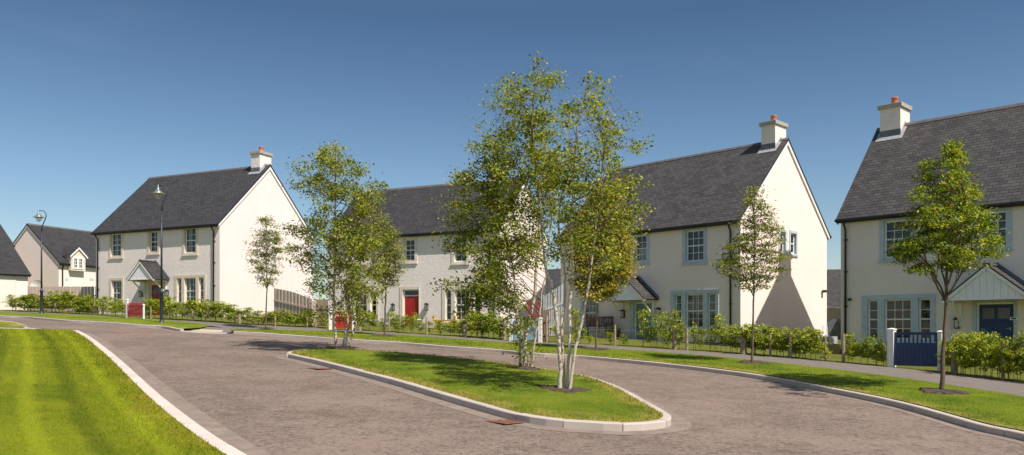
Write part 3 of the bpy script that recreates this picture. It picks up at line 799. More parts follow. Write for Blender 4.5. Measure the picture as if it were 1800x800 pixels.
        for p in pc:
            for (b0, b1) in ((.2, .40*zl), (.40*zl+.1, gz-.06 if doorglass else zl-.12)):
                mb.box(p[0], p[1], -.11, -.098, b0, b1); mb.box(p[0]+.04, p[1]-.04, -.1, -.09, b0+.04, b1-.04)
        dr = mb.build('door', dm, e); bevel(dr, .006)
        if doorglass:
            mb = MB(FR)
            for p in pc: mb.box(p[0]+.01, p[1]-.01, -.11, -.1005, gz, zl-.12)
            mb.build('pane', plain_glass, dr)
        mb = MB(FR); mb.box(l1-.10, l1-.06, -.1, -.06, .98, 1.10); mb.box(l1-.19, l1-.07, -.075, -.06, 1.04, 1.06); mb.build('door_handle', M['lead_pale'], dr)
        mb = MB(FR); mb.box(l0+w/2-.13, l0+w/2+.13, -.105, -.085, .82, .87); mb.build('letter_slot', M['lead_pale'], dr)
    if canopy:
        xc, hw, zc, rise, dep = canopy; mb = MB(FR)   # zc eaves level
        s2 = rise/hw; ov = .12
        for s_ in (-1, 1):
            def cp(u, o, up): x = xc+s_*u; return (x, o, zc+rise-u*s2+up)
            uo = hw+ov; L2 = math.hypot(uo, uo*s2)
            q = [cp(uo, 0, .06), cp(uo, dep+.07, .06), cp(0, dep+.07, .06), cp(0, 0, .06)]
            mb.face(q, 0, [(0, 0), (dep, 0), (dep, L2), (0, L2)])
            q2 = [cp(uo, 0, 0), cp(uo, dep+.07, 0), cp(0, dep+.07, 0), cp(0, 0, 0)]
            mb.face(q2, 1)
            for i, j in ((0, 1), (1, 2)): mb.face([q[i], q[j], q2[j], q2[i]], 1)
        pr = mb.build('porch_roof', [roofm, M['black']], e, recalc=False)
        mb = MB(FR); n = 12
        for k in range(n):
            u0 = -hw+2*hw*k/n+.004; u1 = -hw+2*hw*(k+1)/n-.004
            h0, h1 = rise-abs(u0)*s2, rise-abs(u1)*s2
            if u0 < 0 < u1: continue
            mb.prism([(u0, -.02), (u1, -.02), (u1, max(h1, 0)-.02), (u0, max(h0, 0)-.02)], lambda p, kk: (xc+p[0], dep-.03+kk*.03, zc+p[1]))
        mb.prism([(-hw, -.02), (hw, -.02), (0, rise-.02)], lambda p, kk: (xc+p[0], dep-.05+kk*.02, zc+p[1]))
        mb.box(xc-hw, xc+hw, dep-.1, dep+.012, zc-.09, zc-.02)
        mb.box(xc-hw, xc-hw+.06, .0, dep-.1, zc-.09, zc-.02); mb.box(xc+hw-.06, xc+hw, .0, dep-.1, zc-.09, zc-.02)
        mb.build('gable_board', M['white_cool'], pr)
        mb = MB(FR)
        for s_ in (-1, 1):
            mb.bar((xc+s_*(hw+ov), dep+.05, zc-ov*s2-.05), (xc, dep+.05, zc+rise-.05), .035, .11, up=(0, 0, 1))
        mb.build('bargeboard', M['white'], pr)
        mb = MB(FR)
        for s_ in (-1, 1):
            pass
        mb.box(xc-.11, xc+.11, 0.0, dep+.07, zc+rise+.02, zc+rise+.085); mb.build('ridge_tiles', M['ridge'], pr)
        mb = MB(FR)   # lead soaker against wall
        for s_ in (-1, 1):
            mb.bar((xc+s_*(hw+ov), .03, zc-ov*s2+.11), (xc, .03, zc+rise+.11), .055, .13)
        mb.build('flashing', M['lead'], pr)
        for s_ in (-1, 1):
            mb = MB(FR); x = xc+s_*(hw-.14)
            mb.box(x-.035, x+.035, .0, .07, zc-.95, zc-.09); mb.box(x-.035, x+.035, .07, dep-.15, zc-.17, zc-.09)
            k = 8; pr2 = None
            mb.bar((x, .05, zc-.82), (x, dep-.18, zc-.14), .05, .07, up=(1, 0, 0))
            mb.build('bracket', M['white'], pr)
    for l in lanterns: lantern(hs, *l)
    return e
plain_glass = plain('door_glass', (.05, .06, .07), .08, .3, 6)
def rr(hs, x0, y0, x1, y1, g=False):
    f = hs.gab if g else hs.fac
    a0, zt = f(x0, y0); a1, zb = f(x1, y1); return (a0, a1, zb, zt)

h1 = House((-16.409, 45.997), .436, 10.05, 8.09, 6.161, 10.0, .72)
dx = h1.fac(273.5, 520)[0]
build_house(h1, 'house', 'large white roughcast house with red door under slated porch, street lamp in front',
    M['harl_white'], M['slate_dark'], M['stone'],
    [dict(r=rr(h1, 191.8, 407.2, 216.5, 453.8), b='curtain'), dict(r=rr(h1, 259.3, 402.5, 280.6, 446.7)), dict(r=rr(h1, 321, 396.8, 348, 448), b='curtain'),
     dict(r=rr(h1, 192.8, 488.8, 217.5, 541.0), c=3, b='curtain'), dict(r=rr(h1, 307, 484.5, 362.2, 538), k='trio', b='curtain')],
    [dict(r=rr(h1, 479, 411.5, 493.5, 436, True))],
    door=dict(o=(dx-.78, dx+.72, 0, 2.35), leaf=(dx-.44, dx+.46, 2.06)), canopy=(dx, 1.0, 2.38, .98, 1.05), plinth=False,
    pipes=(173.5, 377), lanterns=((247.5, 517), (293, 515.5)), doormat='red_dark', group='detached houses along the street')
h2 = House((-.601, 41.293), .435, 10.62, 5.964, 5.296, 8.154, -.10)
dx = h2.fac(722.5, 540)[0]
build_house(h2, 'house', 'white roughcast house behind the birches with bright red door and no porch',
    M['harl_white'], M['slate_dark'], M['stone_pale'],
    [dict(r=rr(h2, 706.5, 416, 733.5, 462.5)), dict(r=rr(h2, 793.8, 411, 825, 464)), dict(r=rr(h2, 618, 422, 645, 464.5)),
     dict(r=rr(h2, 601, 509.5, 666, 562.5), k='trio'), dict(r=rr(h2, 777.3, 504.6, 849, 567), k='trio')],
    door=dict(o=(h2.fac(703, 540)[0], h2.fac(738, 540)[0], 0, h2.fac(720, 503.3)[1]), leaf=(dx-.45, dx+.43, 2.0), transom=.30), doorglass=False,
    pipes=(869,), lanterns=((690.5, 540.5), (749.5, 540)), doormat='red_door', chim=None, group='detached houses along the street')
h3 = House((9.48, 33.993), .80, 10.09, 7.96, 4.742, 8.55, -.72)
dx = h3.fac(1129, 560)[0]
build_house(h3, 'house', 'cream house with pale blue door and chimney shadow on its gable wall',
    M['harl_cream'], M['slate_brown'], M['surround_blue'],
    [dict(r=rr(h3, 1111, 409, 1141.5, 463.5), b='sheer'), dict(r=rr(h3, 1200, 400, 1242.5, 463), c=3), dict(r=rr(h3, 1024, 415, 1052, 466)),
     dict(r=rr(h3, 1020.6, 518.4, 1052.5, 581.5), c=3, b='slats'), dict(r=rr(h3, 1179.5, 511.7, 1263.5, 582), k='trio', b='slats')],
    [dict(r=rr(h3, 1387, 404.5, 1401.2, 450.5, True)), dict(r=rr(h3, 1368.5, 401.8, 1382.3, 448.8, True))],
    door=dict(o=(dx-.70, dx+.72, 0, 2.32), leaf=(dx-.42, dx+.44, 2.02)), canopy=(h3.fac(1122, 500)[0], 1.02, 2.25, .92, 1.0),
    pipes=(1285.5,), lanterns=((1094.7, 552.5), (1157, 549)), doormat='teal_door', group='detached houses along the street')
h4 = House((12.476, 31.09), .795, 12.0, 7.3, 4.374, 8.214, -.93, left=True)
dx = h4.fac(1750, 560)[0]
build_house(h4, 'house', 'cream house at right edge with navy blue door, white boarded porch and chimney',
    M['harl_cream'], M['slate_brown'], M['surround_blue'],
    [dict(r=rr(h4, 1546.1, 382, 1609, 457), c=3), dict(r=rr(h4, 1713, 366.5, 1779.3, 439.5), c=3),
     dict(r=rr(h4, 1515.2, 520, 1645, 604), k='trio')],
    door=dict(o=(h4.fac(1709, 560)[0], h4.fac(1788, 560)[0], 0, h4.fac(1750, 523)[1]), leaf=(dx-.52, dx+.50, h4.fac(1750, 535)[1])), canopy=(h4.fac(1752, 500)[0]-.02, 1.22, h4.fac(1702, 527)[1]+.04, 1.02, 1.0),
    pipes=(1487.5,), lanterns=((1682, 569),), doormat='navy', chim='left', group='detached houses along the street')
# small fittings on the houses
x, z = h4.fac(1782.5, 560); mb = MB(lambda a, o, q: (x+a, -o-.03, z+q)); mb.box(-.11, .11, 0, .012, -.05, .05); mb.box(-.07, .07, .012, .015, -.025, .025, 1); mb.build('number_plate', [M['white'], M['black']], h4.e)
x, z = h4.fac(1495, 526); mb = MB(lambda a, o, q: (x+a, -o, z+q)); mb.box(-.04, .04, 0, .05, -.04, .04); mb.box(-.05, .05, .05, .14, -.06, .03); mb.build('security_light', M['black'], h4.e)
y, z = h3.gab(1445, 513); mb = MB(lambda a, o, q: (h3.W+o, y+a, z+q)); mb.box(-.04, .04, 0, .06, -.05, .05); mb.box(-.1, .1, .06, .2, -.04, .08); mb.build('security_light', M['black'], h3.e)
y, z = h3.gab(1448, 598); mb = MB(lambda a, o, q: (h3.W+o, y+a, z+q)); mb.box(-.45, .5, .02, .45, -.5, .18); mb.build('utility_box', M['lead_pale'], h3.e)
mb = MB(lambda a, o, q: (h3.W+o, y+a, z+q)); mb.tube([(-.1, .2, .18), (-.1, .2, .62), (-.1, .02, .7)], .03, 8); mb.build('flue_pipe', M['white'], h3.e)

# far houses
h5 = House((-34.3, 62.0), R(-66), 13.5, 6.9, 5.3, 8.25, 1.5, left=True)
e = build_house(h5, 'house', 'white house far left beyond a timber fence, with a dormer window', M['harl_far'], M['slate_dark'], M['stone_pale'], [], plinth=False, chim=None, pipes=(), vergem='verge', group='detached houses along the street')
def pf(px, py, dep=0): return h5.fac(px, py, dep)
dd_ = -.36; xc, zt = pf(137, 436, dd_); xa = pf(125.2, 450, dd_)[0]; xb = pf(150.2, 450, dd_)[0]; zb = pf(137, 476, dd_)[1]; zs = pf(137, 449, dd_)[1]
mb = MB(); mb.prism([(xa, zb), (xb, zb), (xb, zs), ((xa+xb)/2, zt), (xa, zs)], lambda p, k: (p[0], dd_+k*2.9, p[1])); dm_ = mb.build('dormer', M['stone_pale'], e)
mb = MB()
for s_, xe in ((-1, xa-.15), (1, xb+.15)):
    xm = (xa+xb)/2; sl_ = (zt-zs)/((xb-xa)/2)
    mb.face([(xe, dd_-.1, zs-.15*sl_+.06), (xm, dd_-.1, zt+.06), (xm, 3.0, zt+.06), (xe, 3.0, zs-.15*sl_+.06)], 0, [(0, 0), (0, 1), (3, 1), (3, 0)])
    mb.face([(xe, dd_-.1, zs-.15*sl_-.1), (xm, dd_-.1, zt-.1), (xm, dd_-.1, zt+.06), (xe, dd_-.1, zs-.15*sl_+.06)], 1)
mb.build('dormer_roof', [M['slate_dark'], M['white']], dm_, recalc=False)
window_r = (pf(127.6, 452, dd_)[0], pf(146, 452, dd_)[0], pf(137, 473, dd_)[1], pf(137, 452, dd_)[1])
mb = MB(); a0, a1, z0, z1 = window_r; mb.box(a0, a1, dd_-.04, dd_-.003, z0, z1); 
for (u0, u1) in ((a0+.1, (a0+a1)/2-.08), ((a0+a1)/2+.08, a1-.1)):
    for i in range(2):
        for j in range(3): mb.box(u0+(u1-u0)*i/2+.02, u0+(u1-u0)*(i+1)/2-.02, dd_-.044, dd_-.0405, z0+.1+(z1-z0-.2)*j/3+.02, z0+.1+(z1-z0-.2)*(j+1)/3-.02, 1)
mb.build('window', [M['white'], plain_glass], dm_)
x = pf(109, 470)[0]; mb = MB(); mb.tube([(x, -.2, h5.ze-.2), (x, -.07, h5.ze-.5), (x, -.07, 0)], .05, 8); mb.build('downpipe', M['black'], e)
for px in (117, 159, 162.5):
    x, z = pf(px, 490); mb = MB(); mb.box(x-.1, x+.1, -.03, 0, z-.1, z+.1); mb.build('wall_vent', M['pot'], e)

hg = House((-31.9, 54.0), R(-50), 8, 12.0, 3.85, 7.85, 1.3)
e = build_house(hg, 'garage', 'white garage with cream up and over door and slate roof at left edge', M['harl_far'], M['slate_dark'], M['stone_pale'], [], plinth=False, chim=None, pipes=(), vergem='black')
gx0 = hg.fac(-40, 510)[0]; gx1 = hg.fac(26, 510)[0]; gz1 = hg.fac(10, 487)[1]
mb = MB(); mb.box(gx0, gx1, -.03, .0, -.1, gz1); o = mb.build('garage_door', M['cream_door'], e)
mb = MB(); mb.box(gx0-.08, gx1+.08, -.045, -.002, gz1, gz1+.09); mb.box(gx1, gx1+.08, -.045, -.002, -.1, gz1); mb.build('door_frame', M['stone_pale'], e)
# bigger house behind garage
hb = House((-36.3, 59.5), R(-50), 7, 12, 6.3, 10.05, 1.6)
build_house(hb, 'house', 'tall white house at left edge, its eaves showing above the garage roof', M['harl_far'], M['slate_dark'], M['stone_pale'], [], plinth=False, chim=None, pipes=(), vergem='black', group='detached houses along the street')
# houses seen in the gaps
hc = House((7.5, 62), R(35), 12, 8, 2.9, 5.2, -.3)
build_house(hc, 'house', 'grey slate roofed house glimpsed in the gap between the two middle houses', M['harl_far'], M['slate_brown'], M['stone_pale'], [], plinth=False, chim=None, pipes=())
hd = House((30.2, 62), R(20), 9, 9, 1.9, 5.05, -.6)
build_house(hd, 'house', 'grey roof of a house far behind the gap between the two cream houses', M['harl_far'], M['slate_brown'], M['stone_pale'], [], plinth=False, chim=None, pipes=())

# ------------------------------------------------------------------ fences and gates
def gz(x, y): return H(x, y)+KH
def board_fence(name, label, p0, p1, h0, h1, m=None, cat='fence', curve=0, gap=.012, bw=.11, zbase=None):
    p0 = Vector(p0); p1 = Vector(p1); d = p1-p0; L = d.length; ux = d/L; rz = math.atan2(ux.y, ux.x)
    z0 = gz(*p0); e = empty(name, (p0.x, p0.y, z0), rz); tag(e, label, cat)
    mb = MB(); n = max(2, int(L/(bw+gap)))
    for k in range(n):
        x = k*(bw+gap); w = p0+ux*x; zb = gz(w.x, w.y)-z0; t = x/L
        hh = h0+(h1-h0)*t+curve*math.sin(math.pi*t)
        o = (k % 2)*.014+random.uniform(-.002, .002)
        mb.box(x, x+bw, o, o+.018, zb+.04, zb+hh+random.uniform(-.006, .006))
    mb.build('boards', m or M['timber'], e)
    za = gz(*p1)-z0
    for f in (.2, .62 if h0 > 1 else .8):
        mb = MB(); mb.hexa([(0, -.04, h0*f), (L, -.04, za+h1*f), (L, 0, za+h1*f), (0, 0, h0*f), (0, -.04, h0*f+.08), (L, -.04, za+h1*f+.08), (L, 0, za+h1*f+.08), (0, 0, h0*f+.08)])
        mb.build('rail', m or M['timber'], e)
    k = 0.0
    while k <= L+.01:
        w = p0+ux*k; zb = gz(w.x, w.y)-z0; t = k/L; hh = h0+(h1-h0)*t
        mb = MB(); mb.box(k-.05, k+.05, .034, .12, zb-.1, zb+hh+.02); mb.build('post', m or M['timber'], e)
        k += L/max(1, round(L/2.0))
    return e
board_fence('timber_fence', 'long weathered timber fence behind the hedge, between garage and large white house', ray(49, 500, 53)[:2], ray(168, 500, 52.2)[:2], 1.54, 1.65)
e1a = h1.o+h1.r*(h1.W+.02)+h1.d*1.9
pA = ray(482, 500, 41.9); pB = ray(551, 500, 40.4)
board_fence('timber_fence', 'close board timber fence with falling top edge beside the blank gable wall', pA[:2], pB[:2], 1.70, 1.20, curve=.10)
mbp = empty('gate_post', ray(552.5, 576, 39.3)); mbp.location.z = gz(mbp.location.x, mbp.location.y); tag(mbp, 'thick squared timber post ending the falling topped fence', 'post')
mb = MB(); mb.box(-.09, .09, -.09, .09, -.1, 1.20); mb.hexa([(-.1,-.1,1.20),(.1,-.1,1.20),(.1,.1,1.20),(-.1,.1,1.20),(-.05,-.05,1.26),(.05,-.05,1.26),(.05,.05,1.26),(-.05,.05,1.26)]); mb.build('shaft', M['timber'], mbp)
board_fence('timber_fence', 'short dark timber fence panel beside the white post of the red gate', ray(556, 500, 39.6)[:2], ray(577, 500, 40.6)[:2], 1.30, 1.28, m=M['timber_dark'])
board_fence('timber_fence', 'dark timber fence end right of the pale blue gate, behind the birch stems', ray(954, 590, 33.4)[:2], ray(966, 590, 35)[:2], 1.3, 1.3, m=M['timber_dark'])
board_fence('timber_fence', 'pale timber fence in the gap between the two cream houses', ray(1452, 560, 44)[:2], ray(1490, 560, 41)[:2], 1.7, 1.7)
board_fence('garden_screen', 'pale blue and white slatted screen between white gable and cream house', ray(957, 560, 37.5)[:2], ray(990, 560, 38.5)[:2], 1.9, 2.5, m=M['lead_pale'], cat='screen', gap=.05, bw=.07)

def white_post(name, px, py, top, label, w=.15, tint='white', parent=None):
    p = at(px, py, KH); h = (py-top)/F*p.y
    return p, h
def gate(name, label, pl, pr, tops, m, style, cat='gate', posts=(1, 1), pw=.14, pw2=None, cap=True, postm='white'):
    """pl, pr: ground pixels of the two posts; tops: post top py left, gate top py left, gate top py right"""
    a = at(*pl, KH); b = at(*pr, KH); d = Vector((b.x-a.x, b.y-a.y)); L = d.length; rz = math.atan2(d.y, d.x)
    e = empty(name, a, rz); tag(e, label, cat)
    pws = (pw, pw2 or pw); ph = (pl[1]-tops[0])/F*a.y; ga = (pl[1]-tops[1])/F*a.y; zb = b.z-a.z
    for k, (x, z) in enumerate(((0, 0), (L, zb))):
        if not posts[k]: continue
        mb = MB(); pw = pws[k]; ph = ph if k == 0 or style != 'picket' else ph*.74; mb.box(x-pw/2, x+pw/2, -pw/2, pw/2, z-.1, z+ph)
        if cap:
            mb.box(x-pw/2-.02, x+pw/2+.02, -pw/2-.02, pw/2+.02, z+ph, z+ph+.025)
            q = pw/2+.02; mb.hexa([(x-q,-q,z+ph+.025),(x+q,-q,z+ph+.025),(x+q,q,z+ph+.025),(x-q,q,z+ph+.025),(x-.02,-.02,z+ph+.06),(x+.02,-.02,z+ph+.06),(x+.02,.02,z+ph+.06),(x-.02,.02,z+ph+.06)])
        mb.build('post', M[postm], e)
    g0, g1 = pw/2+.03, L-pw/2-.03; zt = ga; zg = max(0, zb)+.05
    if style == 'picket':
        mb = MB(); n = max(5, int((g1-g0)/.11)); st = (g1-g0)/n
        for k in range(n):
            x = g0+st*(k+.5); hh = zt+.02*math.sin(math.pi*(k+.5)/n)
            mb.prism([(x-st*.27, zg), (x+st*.27, zg), (x+st*.27, hh-.04), (x, hh), (x-st*.27, hh-.04)], lambda p, kk: (p[0], -.02-kk*.02, p[1]))
        mb.build('pickets', m, e)
        mb = MB(); mb.box(g0, g1, -.018, .02, zg+.12, zg+.2); mb.build('rail', m, e); mb = MB(); mb.box(g0, g1, -.018, .02, zt-.24, zt-.16); mb.build('rail', m, e); mb = MB(); mb.bar((g0, 0, zg+.2), (g1, 0, zt-.24), .03, .07); mb.build('brace', m, e)
    elif style == 'solid':
        mb = MB(); n = max(3, int((g1-g0)/.12)); st = (g1-g0)/n; spl = zg+(zt-zg)*.60
        for k in range(n): mb.box(g0+.06+(g1-g0-.12)*k/n+.003, g0+.06+(g1-g0-.12)*(k+1)/n-.003, -.03, -.012, zg+.04, spl)
        mb.box(g0+.06, g1-.06, -.012, .0, zg+.04, spl); mb.build('lower_boards', m, e)
        mb = MB(); mb.box(g0, g0+.075, -.035, .02, zg, zt); mb.box(g1-.075, g1, -.035, .02, zg, zt)
        mb.box(g0+.075, g1-.075, -.035, .02, zt-.085, zt); mb.box(g0+.075, g1-.075, -.035, .02, spl, spl+.085); mb.box(g0+.075, g1-.075, -.035, .02, zg, zg+.09)
        mb.build('gate_frame', m, e)
        nb_ = max(4, round((g1-g0)/.14)); 
        for k in range(1, nb_):
            x = g0+.075+(g1-g0-.15)*k/nb_; z0, z1 = spl+.085, zt-.085; h_ = z1-z0; w = .020
            mb = MB(); mb.prism([(x-w*1.0, z0), (x+w*1.0, z0), (x+w*1.15, z0+h_*.5), (x+w*.6, z1), (x-w*.6, z1), (x-w*1.15, z0+h_*.5)], lambda p, kk: (p[0], -.02+kk*.025, p[1]))
            mb.build('baluster', m, e)
    return e
gate('garden_gate', 'dark red picket gate with white post in front of the large left house', (223.6, 558.8), (252.5, 560.5), (527.5, 532.5), M['red_gate'], 'picket', pw=.10, pw2=.07)
gate('garden_gate', 'bright red boarded gate with white post behind the left birch clump', (581, 579.5), (622, 580.8), (545.5, 548), M['red_door'], 'solid', posts=(1, 1))
gate('garden_gate', 'pale blue boarded gate between two white posts behind the middle birch clump', (899, 599.5), (949.5, 602), (558.5, 563), M['blue_gate'], 'solid')
gate('garden_gate', 'navy blue boarded gate between white posts in front of the right house', (1567.5, 645), (1653, 652.5), (580, 583.8), M['navy'], 'solid', pw=.19, pw2=.12)
p_ = ray(927, 556.5, 39.3); e = empty('garden_gate', p_, R(-8)); tag(e, 'small red picket gate panel against the white gable, above the pale blue gate', 'gate')
w_ = 27/F*39.3; h_ = 25.5/F*39.3
mb = MB(); mb.box(0, w_, -.02, .02, h_-.09, h_); mb.box(0, w_, -.02, .02, 0, .08); mb.box(0, .08, -.02, .02, .08, h_-.09); mb.box(w_-.08, w_, -.02, .02, .08, h_-.09); mb.build('gate_frame', M['red_gate'], e)
for k in range(4):
    x = .08+(w_-.16)*(k+.5)/4; mb = MB(); mb.box(x-.03, x+.03, -.012, .012, .08, h_-.09); mb.build('picket', M['red_gate'], e)
for x in (.03, w_-.03):
    mb = MB(); mb.box(x-.03, x+.03, .022, .07, -1.4, h_); mb.build('post', M['timber'], e)
mbx = MB(); 
def placed(name, label, cat, px, py, rz=0, Y=None):
    p = at(px, py, KH)
    e = empty(name, p, rz); tag(e, label, cat); return e

# fences of round posts and wire along the pavement
def row_y(px):
    for i in range(len(P1)-1):
        if P1[i][0] <= px <= P1[i+1][0]:
            t = (px-P1[i][0])/(P1[i+1][0]-P1[i][0]); return P1[i][1]+t*(P1[i+1][1]-P1[i][1])
    return P1[-1][1]
def wire_fence(label, posts):
    p0 = at(posts[0][0], row_y(posts[0][0])-.8, KH); e = empty('post_and_wire_fence', p0); tag(e, label, 'fence')
    W_ = []
    for px, top, r in posts:
        b = at(px, row_y(px)-.9, KH); h = (row_y(px)-top)/F*b.y; q = b-p0
        mb = MB(); mb.tube([q+Vector((0, 0, -.1)), q+Vector((0, 0, h))], [r, r*.93], 9); mb.build('post', M['post_wood'], e, smooth=False)
        W_.append((q, h))
    hm = min(h for q, h in W_)
    for f in (.4, .85):
        mb = MB()
        for i in range(len(W_)-1): mb.tube([W_[i][0]+Vector((0, -.05, hm*f)), W_[i+1][0]+Vector((0, -.05, hm*f))], .0022, 4)
        mb.build('wire', M['wire'], e)
wire_fence('low post and wire fence in the shrub row before the garage and timber fence', [(28, 533, .05), (97, 533, .04), (166, 531, .04), (181, 534, .04)])
wire_fence('low post and wire fence in the shrub row right of the dark red picket gate', [(265, 540, .04), (338, 545, .04), (421, 553, .07), (484, 556, .04), (540, 558, .04)])
wire_fence('low post and wire fence before the white house with bright red door', [(632.5, 551, .075), (684, 556, .04), (750, 558, .05), (817, 571, .08), (886.5, 564, .075)])
wire_fence('low post and wire fence before the bench and pale blue door', [(961, 556, .05), (1081, 572, .05), (1186, 577, .075), (1207.5, 577, .05), (1307, 588, .12)])
wire_fence('low post and wire fence before the gable with the chimney shadow', [(1323, 592, .05), (1354, 588, .04), (1389, 584.5, .055), (1451, 590, .03)])
wire_fence('low post and wire fence left of the navy gate', [(1482.6, 588.5, .06), (1560, 601, .03)])
wire_fence('low post and wire fence in the dense shrub row right of the navy gate', [(1677, 620, .09), (1763, 602, .05), (1850, 606, .05)])

# ------------------------------------------------------------------ leaves
def leaf_mesh(name, C, m, size, parent, asp=.8, droop=.55, tri=False):
    """C: (n,3) leaf centres"""
    n = len(C); nrm = rng.normal(size=(n, 3)); nrm[:, 2] = np.abs(nrm[:, 2])*.8+droop; nrm[:, :2] += np.array([.25, -.25]); nrm /= np.linalg.norm(nrm, axis=1)[:, None]
    a = np.cross(nrm, rng.normal(size=(n, 3))); a /= np.linalg.norm(a, axis=1)[:, None]; b = np.cross(nrm, a)
    s = (size*rng.uniform(.6, 1.25, n))[:, None]
    V = np.stack([C-a*s*.5, C+b*s*asp*.38-a*s*.05+nrm*s*.08, C+a*s*.55, C-b*s*asp*.38-a*s*.05+nrm*s*.08], 1).reshape(-1, 3)
    me = bpy.data.meshes.new(name); me.vertices.add(4*n); me.vertices.foreach_set('co', V.ravel().astype(np.float32))
    me.loops.add(4*n); me.loops.foreach_set('vertex_index', np.arange(4*n)); me.polygons.add(n)
    me.polygons.foreach_set('loop_start', np.arange(0, 4*n, 4)); me.polygons.foreach_set('loop_total', np.full(n, 4))
    me.materials.append(m); me.update(); me.validate()
    o = bpy.data.objects.new(name, me); col.objects.link(o); o.parent = parent; return o
def make_tree(name, label, cat, base, stems, clusters, lm, bark, r0, leafsize=.07, per=55, spread=.2, depth=.8, group=None, r2=(.45, .6), sdep=(0, .25, -.25, .4), asp=.8, elong=1.0, droopk=.5, twigm='twig', flat=1.0):
    b = at(base[0], base[1], KH); e = empty(name, b); tag(e, label, cat, group)
    nodes = []; Y0 = b.y
    for k, st in enumerate(stems):
        dy = sdep[k % len(sdep)]; pts = []
        for i, (px, py) in enumerate(st):
            t = i/max(1, len(st)-1); Y = Y0+dy*(.15+.85*t)*2.2
            p = ray(px, py, Y)
            if i == 0 and py > base[1]-20: p.z = gz(p.x, p.y)-.06
            pts.append(tuple(p-b))
        sm = [Vector(p) for p in smooth_line(pts, 5)]
        L = len(sm); rr_ = r0*(1 if k == 0 else random.uniform(*r2))
        rads = [rr_*((1-i/L)**1.05)*.93+.005+(.35*rr_ if i == 0 and k == 0 else 0)+(.1*rr_ if i == 1 and k == 0 else 0) for i in range(L)]
        sm = [p+Vector((random.gauss(0, .008), random.gauss(0, .008), 0)) if i > 1 else p for i, p in enumerate(sm)]
        mb = MB(); mb.tube(sm, rads, 9); mb.build('trunk', bark, e, smooth=True)
        for i in range(L//5, L): nodes.append((sm[i], rads[i]))
    # clusters
    P = []
    mb = MB()
    npos = np.array([tuple(n_[0]) for n_ in nodes])
    for (px, py, rx, ry, n) in clusters:
        for _ in range(n):
            for _t in range(20):
                u, v = random.uniform(-1, 1), random.uniform(-1, 1)
                if u*u+v*v < 1: break
            Y = Y0+random.gauss(0, 1)*depth*.5*min(1.3, .4+(rx+ry)/60)
            c = ray(px+u*rx, py+v*ry, Y)-b; P.append(c)
            # nearest lower node
            dv = npos-np.array(tuple(c)); dist = np.sqrt((dv**2).sum(1))+np.where(dv[:, 2] > -.25*np.hypot(dv[:, 0], dv[:, 1]), 1.2, 0)
            j = int(dist.argmin()); s_, rd_ = nodes[j]
            mid = s_.lerp(c, .5)+Vector((0, 0, .12*(c-s_).length)); r_ = min(rd_*.6, .004+.005*(c-s_).length)
            mb.tube([s_, mid, c, c+Vector((random.gauss(0, .05), random.gauss(0, .05), -droopk*.25))], [r_, r_*.7, r_*.45, .002], 4, cap=False)
    mb.build('branches', M[twigm], e)
    C = []
    for c in P:
        m_ = max(6, int(per*random.uniform(.5, 1.4))); s_ = spread*random.uniform(.7, 1.3)
        g_ = rng.normal(size=(m_, 3))*np.array([s_, s_, s_*.6*flat])
        g_[:, 2] -= droopk*np.abs(rng.normal(size=m_))*s_*.9
        C.append(np.array(tuple(c))+g_)
    C = np.concatenate(C)
    leaf_mesh('crown', C, lm, leafsize, e, asp=asp)
    return e
def prof(rows, n):
    """rows of (py, x0, x1) -> small clusters filling the outline"""
    out = []; tot = sum((rows[i+1][0]-rows[i][0])*((rows[i][2]-rows[i][1])+(rows[i+1][2]-rows[i+1][1]))/2 for i in range(len(rows)-1))
    for i in range(len(rows)-1):
        y0, a0, b0 = rows[i]; y1, a1, b1 = rows[i+1]; ar = (y1-y0)*((b0-a0)+(b1-a1))/2
        for _ in range(max(1, round(n*ar/tot))):
            t = random.random(); x0 = a0+(a1-a0)*t; x1 = b0+(b1-b0)*t; out.append((random.uniform(x0, x1), y0+(y1-y0)*t, 1, 1, 1))
    return out

BG = 'multi-stemmed birches on the grass island'
def dens(L, k): return [(x, y, a, b, max(1, int(a*b*k/100))) for x, y, a, b in L]
mid_blobs = [(953, 108, 10, 10), (948, 138, 30, 18), (890, 148, 26, 14), (915, 178, 48, 24), (938, 222, 58, 30), (880, 235, 26, 22), (833, 214, 18, 6), (866, 262, 34, 24), (910, 285, 66, 34), (822, 300, 24, 9),
    (858, 320, 50, 28), (935, 335, 56, 36), (812, 350, 22, 12), (850, 375, 50, 30), (908, 400, 50, 36), (800, 385, 14, 10), (785, 413, 14, 8), (840, 425, 42, 26), (880, 455, 42, 28), (792, 493, 16, 8), (850, 485, 45, 20), (862, 520, 30, 16), (818, 540, 12, 10), (905, 520, 18, 26), (918, 575, 15, 26), (925, 620, 10, 14), (962, 300, 30, 40), (842, 515, 30, 12), (905, 560, 10, 26), (800, 430, 16, 14), (870, 495, 40, 22), (930, 430, 30, 30)]
make_tree('birch_tree', 'tall multi-stemmed birch in the middle of the island, the tallest tree in view', 'birch tree', (924, 650),
    [[(924, 651), (924, 590), (939, 525), (943, 460), (949, 380), (941, 290), (935, 192), (950, 102)], [(914, 650), (913, 596), (906, 531), (900, 460), (880, 380), (868, 300), (872, 215)],
     [(934, 652), (939, 603), (948.5, 554), (952, 515), (960, 480), (968, 400), (975, 320)], [(927, 651), (916, 580), (890, 500), (850, 420), (815, 340)]],
    dens(mid_blobs, 1.75), M['leaf_birch'], M['birch'], .060, leafsize=.080, per=84, spread=.15, depth=1.7, r2=(.5, .6), group=BG)
